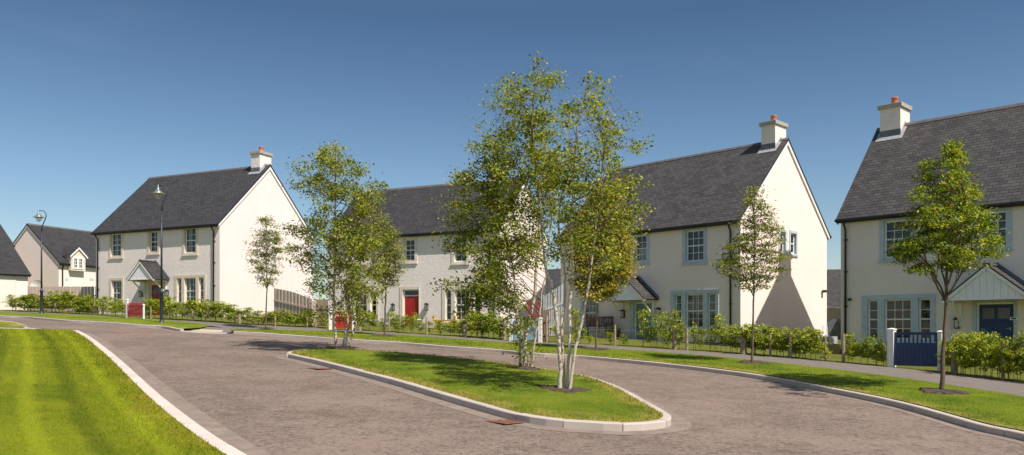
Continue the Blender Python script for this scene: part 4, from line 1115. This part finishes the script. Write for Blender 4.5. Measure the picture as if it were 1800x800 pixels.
front_blobs = [(1040, 150, 14, 16), (1066, 147, 14, 5), (1030, 188, 34, 20), (1002, 200, 10, 20), (1062, 215, 26, 14), (1102, 207, 12, 7), (1086, 235, 14, 10), (1128, 245, 9, 7), (1112, 265, 16, 10), (1050, 255, 34, 22), (1010, 270, 30, 28), (1085, 290, 24, 12),
    (1000, 320, 34, 26), (1045, 325, 44, 24), (1100, 332, 34, 18), (1066, 362, 48, 26), (1118, 362, 16, 12), (980, 370, 30, 26), (1010, 400, 34, 24), (1090, 392, 36, 14), (1040, 420, 36, 18), (985, 440, 22, 22), (1070, 450, 30, 20), (975, 300, 22, 24)]
make_tree('birch_tree', 'white stemmed birch nearest the rounded end of the island, in a bare soil ring', 'birch tree', (990, 690),
    [[(984, 691), (984, 616), (978, 557), (970, 502), (960, 473), (954, 428), (951, 377), (950, 320), (962, 260)], [(997, 689), (1001, 616), (1002, 525), (1008, 485), (1003, 400), (1007, 342), (1012.5, 241), (1031, 155), (1034, 125)],
     [(1000, 688), (1009, 622), (1025, 557), (1035, 500), (1040, 461), (1048, 390), (1055, 330), (1069, 219), (1099, 181)], [(992, 686), (988, 574), (993, 525), (993, 478), (985, 428), (983, 367), (1000, 290), (1000, 215)]],
    dens(front_blobs, 1.6), M['leaf_birch'], M['birch'], .044, leafsize=.068, per=70, spread=.125, depth=1.5, r2=(.75, .95), group=BG, sdep=(0, .1, -.2, .25))
left_blobs = [(590, 252, 16, 7), (588, 272, 34, 14), (533, 291, 18, 8), (572, 298, 48, 20), (622, 292, 16, 14), (534, 318, 22, 10), (568, 340, 36, 22), (612, 335, 28, 22), (650, 325, 26, 10), (672, 326, 8, 6), (645, 355, 26, 16), (625, 385, 36, 26), (575, 385, 32, 22), (515, 398, 16, 8), (545, 410, 28, 14),
    (600, 425, 40, 26), (648, 420, 34, 22), (535, 435, 28, 12), (570, 460, 44, 20), (640, 465, 40, 24), (520, 450, 8, 10), (590, 495, 44, 18), (640, 510, 34, 18), (556, 515, 20, 10), (605, 545, 30, 14), (630, 540, 12, 20), (560, 545, 20, 8), (640, 560, 10, 12)]
make_tree('birch_tree', 'multi-stemmed birch at the narrow left end of the island', 'birch tree', (600, 613),
    [[(591, 614), (586.5, 530), (590, 430), (589, 330), (590, 248)], [(601.5, 613), (615, 540), (625, 495), (630, 420), (627, 350), (632, 316)], [(604, 613), (612, 570), (600, 500), (570, 420), (540, 320)], [(611, 614), (630, 550), (645, 480), (655, 380), (660, 330)]],
    dens(left_blobs, 2.3), M['leaf_birch'], M['birch'], .050, leafsize=.088, per=72, spread=.16, depth=1.7, r2=(.6, .8), group=BG)
# street trees on the verge
SG = 'young street trees on the verge'
make_tree('street_tree', 'dense bright green young tree on the verge by the navy gate', 'tree', (1655, 692),
    [[(1655, 692), (1660, 600), (1664, 520), (1667, 440), (1670, 360), (1674, 262)], [(1662, 530), (1640, 490), (1622, 440), (1600, 410)], [(1665, 520), (1690, 480), (1708, 440), (1722, 390)], [(1664, 510), (1650, 450), (1640, 380), (1630, 300)], [(1666, 500), (1685, 440), (1695, 360), (1690, 300)], [(1662, 525), (1635, 470), (1606, 440), (1578, 422)]],
    [(1675, 258, 5, 5, 5), (1677, 268, 8, 5, 8), (1680, 279, 14, 6, 10), (1630, 292, 6, 7, 5)]+dens([(1680, 293, 26, 12), (1635, 308, 18, 12), (1683, 318, 34, 16), (1641, 330, 28, 12), (1690, 345, 36, 16), (1631, 354, 32, 14), (1667, 370, 54, 16), (1609, 370, 16, 8), (1708, 377, 32, 14), (1625, 394, 42, 16), (1716, 398, 32, 14),
          (1667, 403, 56, 18), (1594, 424, 28, 10), (1641, 429, 56, 18), (1722, 422, 32, 12), (1690, 446, 52, 14), (1602, 442, 28, 9), (1586, 462, 16, 6), (1612, 474, 20, 5), (1729, 438, 20, 8), (1690, 464, 36, 9), (1675, 385, 40, 80), (1600, 445, 30, 14), (1580, 436, 14, 8), (1735, 425, 20, 14), (1745, 448, 12, 8), (1660, 470, 60, 10)], 2.3),
    M['leaf_dense'], M['bark'], .052, leafsize=.078, per=72, spread=.095, r2=(.3, .42), depth=1.0, group=SG, asp=.55, droopk=0, flat=.7, sdep=(0, .1, -.15, .3, -.3, .2))
make_tree('street_tree', 'sparse young tree on the verge before the gable with the chimney shadow', 'tree', (1322, 641),
    [[(1322, 641), (1323, 580), (1325, 500), (1326, 420), (1325, 322)], [(1324, 520), (1305, 480), (1290, 455), (1268, 450)], [(1325, 515), (1342, 470), (1355, 420), (1362, 390)], [(1325, 500), (1312, 450), (1306, 400)], [(1325, 505), (1350, 485), (1375, 450)]],
    prof([(321, 1323, 1327), (352, 1314, 1340), (381, 1302, 1356), (410, 1292, 1373), (440, 1276, 1381), (460, 1262, 1382), (485, 1276, 1370), (508, 1310, 1342)], 270),
    M['leaf_rowan'], M['bark'], .036, leafsize=.10, per=28, spread=.14, r2=(.3, .4), depth=1.2, group=SG, asp=.5, droopk=.1, flat=.4)
make_tree('street_tree', 'slim oval young tree on the verge before the large blank white gable', 'tree', (467, 579),
    [[(467, 579), (468, 540), (469, 500), (469, 440), (468, 382)], [(469, 508), (458, 470), (450, 430)], [(469, 506), (480, 470), (488, 430)]],
    prof([(380, 466, 470), (401, 450, 484), (430, 442, 494), (454, 441, 492), (482, 450, 484), (503, 462, 476)], 130),
    M['leaf_rowan'], M['bark'], .036, leafsize=.11, per=34, spread=.16, r2=(.3, .4), depth=1.2, group=SG, asp=.5, droopk=.1, flat=.5)
make_tree('street_tree', 'young tree on the verge between left birch clump and bright red house door', 'tree', (676, 591.5),
    [[(676, 592), (677, 550), (678, 500), (676, 440), (673, 380)], [(678, 510), (662, 470), (655, 430)], [(678, 508), (692, 470), (700, 440)]],
    prof([(378, 668, 676), (400, 658, 690), (425, 652, 700), (450, 650, 707), (480, 655, 705), (502, 666, 690)], 170),
    M['leaf_rowan'], M['bark'], .040, leafsize=.105, per=42, spread=.16, r2=(.3, .4), depth=1.2, group=SG, asp=.5, droopk=.1, flat=.5)
make_tree('street_tree', 'yellow green young tree on the verge in front of the brown garden bench', 'tree', (1048, 616),
    [[(1048, 616), (1049, 560), (1051, 510), (1055, 440), (1060, 340)], [(1051, 515), (1030, 470), (1015, 430)], [(1051, 512), (1075, 470), (1095, 430)]],
    prof([(335, 1045, 1075), (370, 1030, 1095), (410, 1015, 1105), (440, 1012, 1112), (480, 1006, 1112), (505, 1018, 1085), (524, 1034, 1070)], 330),
    M['leaf_yellow'], M['bark'], .036, leafsize=.10, per=60, spread=.16, r2=(.3, .4), depth=1.2, group=SG, asp=.75, droopk=.3, flat=.7)
# a leafy bush climbing beneath the middle birch belongs to its crown; soil rings
def soil_ring(px, py, r, label):
    c = at(px, py, KH); mb = MB(); n = 40; rings = []
    for k, (f, z) in enumerate(((1.0, .0), (.86, .035), (.5, .055), (.0, .065))):
        ring = []
        for i in range(n):
            a = 2*math.pi*i/n; rr_ = r*f*(1+.16*math.sin(3*a+px)+.10*math.sin(7*a+py)+random.uniform(-.09, .09)); x = c.x+rr_*math.cos(a); y = c.y+rr_*math.sin(a)
            ring.append(mb.P((x, y, gz(x, y)+.03+z+(random.uniform(-.01, .02) if f > 0 else 0))))
        rings.append(ring)
    for k in range(3):
        for i in range(n):
            j = (i+1) % n; mb.f.append([rings[k][i], rings[k][j], rings[k+1][j], rings[k+1][i]]); mb.m.append(0)
    o = mb.build('soil_patch', M['soil']); o['kind'] = 'structure'
for a in ((993, 690, .50), (922, 651, .42), (602, 614.5, .45), (1655, 692, .5), (1322, 640, .45), (1049, 616, .5), (676, 592, .45), (467, 579, .3), (968, 686, .28)): soil_ring(*a, None)

# ------------------------------------------------------------------ hedge saplings
variants = []
def make_sapling(seed, wide, dense):
    random.seed(seed); e = empty('hedge_shrub'); mb = MB(); C = []
    ns = random.choice((1, 2, 2)) if wide < .3 else 3
    for s_ in range(ns):
        bx, by = random.uniform(-.06, .06)*ns, random.uniform(-.05, .05)*ns
        tx, ty = bx+random.uniform(-.12, .12), by+random.uniform(-.1, .1); h = random.uniform(.78, 1.06)
        mb.tube([(bx, by, -.05), ((bx+tx)/2+.02, (by+ty)/2, h*.5), (tx, ty, h)], [.009, .007, .003], 5)
        nc = int(dense*random.uniform(.85, 1.15)/ns)
        for k in range(nc):
            t = random.uniform(.22, 1.06)**.85; w = wide*random.uniform(.6, 1.25)*(1.1-abs(t-.62)*1.0)
            a = random.uniform(0, 2*math.pi); r = w*math.sqrt(random.random())
            c = Vector((bx+(tx-bx)*t+r*math.cos(a), by+(ty-by)*t+r*math.sin(a), h*t+random.uniform(-.04, .06)))
            s0 = Vector((bx+(tx-bx)*t*.85, by+(ty-by)*t*.85, h*t*.85))
            mb.tube([s0, c], [.004, .002], 3, cap=False)
            C.append(np.array(tuple(c))+rng.normal(size=(random.randint(18, 32), 3))*np.array([.062, .062, .04]))
    mb.build('stem', M['twig'], e); leaf_mesh('foliage', np.concatenate(C), M['leaf_hedge'], .072, e, asp=.85)
    return e
for i in range(7): variants.append(make_sapling(100+i, .27, 27))
for i in range(4): variants.append(make_sapling(200+i, .42, 60))
for i in range(3): variants.append(make_sapling(300+i, .17, 13))
random.seed(11); used = set()
def put_variant(i, loc, rz, sc):
    v = variants[i]
    if i not in used: used.add(i); r = v
    else:
        r = v.copy(); col.objects.link(r)
        for ch in v.children: c = ch.copy(); col.objects.link(c); c.parent = r
    r.location = loc; r.rotation_euler = (0, 0, rz); r.scale = sc; return r
ORD = ['first', 'second', 'third', 'fourth', 'fifth', 'sixth', 'seventh', 'eighth', 'ninth', 'tenth', 'eleventh', 'twelfth', 'thirteenth', 'fourteenth', 'fifteenth', 'sixteenth', 'seventeenth', 'eighteenth', 'nineteenth', 'twentieth',
       'twenty-first', 'twenty-second', 'twenty-third', 'twenty-fourth', 'twenty-fifth', 'twenty-sixth', 'twenty-seventh', 'twenty-eighth', 'twenty-ninth', 'thirtieth', 'thirty-first']
def hedge(lst, where, pool, back=.35, wmul=1.0):
    lst = sorted(lst)
    for k, (px, top) in enumerate(lst):
        b = at(px, row_y(px)-1.0, KH); b.y += random.uniform(0, back); b.x = (px-900)/F*b.y; b.z = gz(b.x, b.y)
        h = max(.45, (b.z-(YH-top)/F*b.y)*-1)
        o = put_variant(random.choice(pool), b, random.uniform(0, 6.28), (h*random.uniform(.85, 1.1)*wmul if h < 1 else random.uniform(.9, 1.1)*wmul, random.uniform(.85, 1.1)*wmul, h*random.uniform(.82, 1.12)))
        tag(o, f'leafy hedge shrub, {ORD[k]} from left {where}', 'shrub', 'young hedge shrubs along the pavement')
small = list(range(0, 7)); big = list(range(7, 11)); thin = list(range(11, 14))
hedge([(21, 522), (28, 519), (37, 520), (48, 519), (54, 518), (60, 518), (70, 520), (76, 517), (82, 516), (90, 514), (97, 513), (104, 514), (111, 515), (118, 514), (125, 513), (132, 517), (139, 519), (146, 520), (152, 521), (158, 523), (165, 525), (177, 527)],
      'before garage and timber fence', [0, 1, 2, 3, 4, 5, 6], .7, 1.55)
hedge([(187, 525), (198, 522), (208, 524), (215, 528)], 'just left of dark red gate', small, wmul=1.3)
hedge([(258, 519), (268, 524), (274, 524), (289, 520), (297, 523), (308, 526), (318, 528), (328, 530), (338, 531), (346, 529), (353, 527), (363, 528), (372, 526), (380, 527), (389, 530), (402, 534), (409, 535), (417, 536)],
      'right of dark red gate', small, .6, 1.35)
hedge([(426, 545), (434.5, 545), (443, 547), (452, 546), (461, 548), (472, 547), (480, 545), (488, 544), (497.5, 545), (506, 549), (514, 550), (524, 547), (532, 548), (540, 546), (547, 546), (566, 549)],
      'below the blank white gable', small, .4, 1.3)
hedge([(650, 549), (657, 550), (671, 556), (693, 555), (700, 557), (711, 554), (725, 553), (740, 560), (757, 561), (774, 559)], 'before the bright red house door', small, .5, 1.0)
hedge([(793, 559), (804, 560), (814, 563), (826, 552), (834, 548), (842, 546), (850, 549), (858, 552), (866, 550), (874, 550), (881, 560)], 'beside yellow bench and pale blue gate', small, .6, 1.4)
hedge([(979, 554), (1013, 551), (1022, 574), (1037, 580), (1073, 577), (1096, 592)], 'in sparse row before brown bench', thin+small, .4, 1.0)
hedge([(1129, 554), (1143, 560), (1153, 550), (1161, 553), (1170, 567), (1184, 551), (1196, 570), (1222, 557), (1231, 580), (1246, 576), (1256, 555), (1266, 559), (1279, 577), (1287, 575), (1297, 579)], 'between pale blue door and black downpipe', small+thin, .4, .95)
hedge([(1308, 574), (1315, 567), (1325, 577), (1334.5, 561), (1344, 578), (1354, 572), (1363, 576), (1372, 578), (1380, 575), (1392, 577), (1400, 579), (1409, 582), (1418, 584), (1427, 577), (1435, 586), (1446, 602)], 'below the gable with chimney shadow', small, .5, 1.2)
hedge([(1491, 582), (1499, 606), (1515, 590), (1524, 594), (1538, 592), (1547, 596), (1556, 604)], 'in short row left of navy gate', small, .3, 1.0)
hedge([(1670, 600), (1681, 595), (1694, 592), (1708, 595), (1722, 587), (1735, 594), (1750, 597), (1764, 604), (1779, 602), (1793, 596), (1808, 597), (1824, 600)], 'in dense row right of navy gate', big, .5, .85)
for i, v in enumerate(variants):
    if i not in used:
        for ch in list(v.children): bpy.data.objects.remove(ch)
        bpy.data.objects.remove(v)

# ------------------------------------------------------------------ street lamps
def lamp(label, bx, by, toppy, s=1.0):
    b = at(bx, by, KH); e = empty('street_lamp', b); tag(e, label, 'street lamp', 'swan-neck street lamps')
    k = F/b.y; hh = (by-toppy)/k          # height of neck top
    z1 = hh*.215
    mb = MB(); mb.lathe([(.14, -.05), (.14, .05), (.11, .07), (.085, .12), (.08, .18), (.08, z1), (.10, z1+.02), (.10, z1+.10), (.06, z1+.14), (.05, z1+.22)], 16); mb.build('base', M['iron'], e, smooth=True)
    zt = hh*.81
    mb = MB(); mb.tube([(0, 0, z1+.1), (0, 0, zt)], [.05, .036], 12); mb.build('pole', M['iron'], e, smooth=True)
    mb = MB(); mb.tube([(0, 0, zt-.02), (.04, 0, zt+.30*s), (.19, 0, zt+.62*s), (.27, 0, zt+.86*s), (.24, 0, zt+1.04*s), (.13, 0, zt+1.15*s), (-.02, 0, zt+1.18*s), (-.16, 0, zt+1.16*s)], [.036, .032, .028, .026, .024, .022, .02, .02], 8)
    mb.build('swan_neck', M['iron'], e, smooth=True)
    zc = zt+1.16*s; x = -.16
    mb = MB(); mb.lathe([(.004, .10), (.012, .07), (.012, .02), (.035, .0), (.035, -.05), (.05, -.09), (.07, -.15), (.10, -.21), (.16, -.26), (.19, -.29), (.19, -.32), (.205, -.34)], 24, 0, (x, 0, zc)); sh = mb.build('lamp_shade', M['iron_pale'], e, smooth=True)
    mb = MB(); mb.lathe([(.20, -.335), (.30, -.355), (.305, -.37), (.29, -.375), (.18, -.36)], 24, 0, (x, 0, zc)); mb.build('shade_rim', M['rim'], sh, smooth=True)
    mb = MB(); mb.lathe([(.165, -.36), (.16, -.42), (.135, -.50), (.09, -.58), (.04, -.625), (.002, -.635)], 20, 0, (x, 0, zc)); mb.build('glass_bowl', M['lamp_glass'], e, smooth=True)
    return e
lamp('dark grey swan-neck street lamp before the large left house, right of its red gate', 284, 568, 324.5)
lamp('dark grey swan-neck street lamp at far left before the garage', 73, 552, 372.3)

# ------------------------------------------------------------------ benches, pots, drains
p = Vector((h3.o.x, h3.o.y))+h3.r*h3.fac(1067, 590)[0]-h3.d*.75
e = empty('garden_bench', (p.x, p.y, gz(p.x, p.y)), -h3.th); tag(e, 'dark brown slatted garden bench against the cream wall', 'bench')
mb = MB()
for k in range(5): mb.box(-.75, .75, -.25+k*.1, -.25+k*.1+.08, .42, .445)
mb.build('seat', M['brown_wood'], e)
mb = MB(); mb.hexa([(-.75,.27,.90),(.75,.27,.90),(.75,.30,.90),(-.75,.30,.90),(-.75,.29,.99),(.75,.29,.99),(.75,.32,.99),(-.75,.32,.99)])
mb.box(-.75, .75, .22, .25, .50, .56)
for k in range(14): x = -.70+k*.104; mb.hexa([(x,.225,.5),(x+.055,.225,.5),(x+.055,.245,.5),(x,.245,.5),(x,.275,.93),(x+.055,.275,.93),(x+.055,.295,.93),(x,.295,.93)])
mb.build('backrest', M['brown_wood'], e)
for s_ in (-1, 1):
    mb = MB(); mb.box(s_*.75-.03, s_*.75+.03, -.28, .26, .62, .66); mb.build('armrest', M['brown_wood'], e)
    for y, z in ((-.26, .62), (.24, .98)):
        mb = MB(); mb.box(s_*.75-.03, s_*.75+.03, y-.03, y+.03, 0, z); mb.build('leg', M['brown_wood'], e)
p = Vector((h3.o.x, h3.o.y))+h3.r*h3.fac(1096, 590)[0]-h3.d*.7
e = empty('half_barrel', (p.x, p.y, gz(p.x, p.y))); tag(e, 'brown half barrel planter between the bench and pale blue door', 'planter')
mb = MB(); mb.lathe([(.001, 0), (.24, 0), (.29, .2), (.31, .45), (.28, .45), (.27, .38), (.001, .38)], 20); bo = mb.build('tub', M['barrel'], e, smooth=True)
mb = MB(); mb.lathe([(.275, .12), (.285, .12), (.292, .16), (.28, .16)], 20); mb.lathe([(.30, .32), (.312, .32), (.315, .36), (.303, .36)], 20); mb.build('hoops', M['iron'], bo)
leaf_mesh('foliage', rng.normal(size=(260, 3))*np.array([.17, .17, .09])+np.array([0, 0, .5]), M['leaf_hedge'], .07, e)
p = Vector((h2.o.x, h2.o.y))+h2.r*h2.fac(808, 560)[0]-h2.d*1.5
e = empty('garden_bench', (p.x, p.y, gz(p.x, p.y)), -h2.th); tag(e, 'bright yellow wooden bench on the lawn below the white house window', 'bench')
mb = MB(); 
for k in range(3): mb.box(-.62, .62, -.2+k*.135, -.2+k*.135+.12, .46, .52)
mb.build('seat', M['yellow_wood'], e)

for s_ in (-1, 1):
    for y in (-.14, .16):
        mb = MB(); mb.hexa([(s_*.50-.06, y-.06, 0), (s_*.50+.06, y-.06, 0), (s_*.50+.06, y+.06, 0), (s_*.50-.06, y+.06, 0), (s_*.44-.05, y-.05, .46), (s_*.44+.05, y-.05, .46), (s_*.44+.05, y+.05, .46), (s_*.44-.05, y+.05, .46)]); mb.build('leg', M['yellow_wood'], e)
    mb = MB(); mb.box(s_*.60-.05, s_*.60+.05, -.18, .22, .66, .72); mb.box(s_*.60-.04, s_*.60+.04, -.16, -.08, .52, .66); mb.build('armrest', M['yellow_wood'], e)
def plant_pot(label, px, py, fl, Ypos=None):
    p = Vector((h2.o.x, h2.o.y))+h2.r*h2.fac(px, 570)[0]-h2.d*(Ypos or 1.2)
    e = empty('plant_pot', (p.x, p.y, gz(p.x, p.y))); tag(e, label, 'plant pot')
    mb = MB(); mb.lathe([(.001, 0), (.16, 0), (.22, .36), (.24, .36), (.24, .42), (.20, .42), (.19, .36), (.001, .36)], 18); mb.build('pot', M['pot'], e, smooth=True)
    leaf_mesh('foliage', rng.normal(size=(240, 3))*np.array([.13, .13, .10])+np.array([0, 0, .55]), M['leaf_hedge'], .07, e)
    if fl: leaf_mesh('flowers', rng.normal(size=(26, 3))*np.array([.13, .13, .09])+np.array([0, 0, .62]), M['flower'], .06, e)
plant_pot('pale round pot with a plant between red gate and left window', 625, 570, True, 1.6)
plant_pot('pale pot with a plant just left of the bright red house door', 699, 570, False, .5)
plant_pot('pale pot with a plant just right of the bright red house door', 741, 570, False, .5)
def drain(label, px, py, ang, w=.42, l=.42):
    c = at(px, py); e = empty('drain_cover', (c.x, c.y, c.z+.006), ang); tag(e, label, 'drain cover', 'rusty road drain covers')
    mb = MB(); f = .035
    mb.box(-l/2, l/2, -w/2, -w/2+f, 0, .012); mb.box(-l/2, l/2, w/2-f, w/2, 0, .012); mb.box(-l/2, -l/2+f, -w/2+f, w/2-f, 0, .012); mb.box(l/2-f, l/2, -w/2+f, w/2-f, 0, .012); mb.build('rim', M['rust'], e)
    mb = MB(); mb.box(-l/2+f, l/2-f, -w/2+f, w/2-f, -.003, .001, 1)
    for k in range(6):
        x = -l/2+f+(l-2*f)*(k+.5)/6; mb.box(x-.012, x+.012, -w/2+f, w/2-f, .001, .011)
    mb.box(-l/2+f, l/2-f, -.012, .012, .001, .012); mb.build('grate', [M['rust'], M['black']], e)
drain('rusty square drain grate beside the near kerb of the island', 888, 742.5, R(-50), .42, .50)
drain('rusty drain grate in the road beside the left end of the island', 563, 648.5, R(-50), .45, .6)
drain('rusty drain grate by the far kerb between the two left birches', 640, 600.0, R(-22), .35, .5)
for (pts, l) in (([(192, 583.2), (232, 584), (231, 585), (190, 584.3)], 0), ([(238, 582.3), (273, 583), (272, 583.9), (236, 583.3)], 0)):
    pass
def patch(name, pl, m, dz):
    P_ = [at(x, y) for x, y in pl]; mb = MB(); mb.face([(p.x, p.y, p.z+dz) for p in P_]); o = mb.build(name, m, recalc=False); o['kind'] = 'structure'
patch('road_repair', [(190, 584.6), (232, 585.0), (233, 583.9), (192, 583.3)], plain('red_patch', (.30, .11, .08), .9, .2, 4), .006)
patch('road_repair', [(236, 583.7), (272, 584.3), (274, 583.2), (238, 582.4)], M['channel'] if False else bpy.data.materials['red_patch'], .006)
# round tabletop leaning against fence in the gap, white disc over the fence
p = ray(1463.5, 600, 42.0); e = empty('round_board', (p.x, p.y, gz(p.x, p.y))); tag(e, 'dark grey round board leaning on the fence between the cream houses', 'board')
mb = MB(lambda x_, y_, z_: (x_, z_*-.15+y_, z_)); n = 28
mb.prism([(.55*math.cos(2*math.pi*i/n), .58+.55*math.sin(2*math.pi*i/n)) for i in range(n)], lambda q, k: (q[0], -.3+k*.04, q[1])); mb.build('disc', M['lead'], e)
mb = MB(); mb.box(-.03, .03, -.34, -.30, .05, .5); mb.build('prop', M['lead'], e)
p = ray(65, 503, 55.5); e = empty('satellite_dish', (p.x, p.y, gz(p.x, p.y))); tag(e, 'white round dish showing above the timber fence near the garage', 'satellite dish')
zz = ray(65, 504, 55.5).z-e.location.z
mb = MB(lambda x_, y_, z_: (x_, -z_, y_+zz)); mb.lathe([(.001, -.12), (.2, -.09), (.38, -.02), (.46, .02)], 24); mb.build('dish', M['white'], e, smooth=True)
mb = MB(); mb.tube([(0, .1, 0), (0, .1, zz)], .03, 8); mb.build('mast', M['lead_pale'], e)
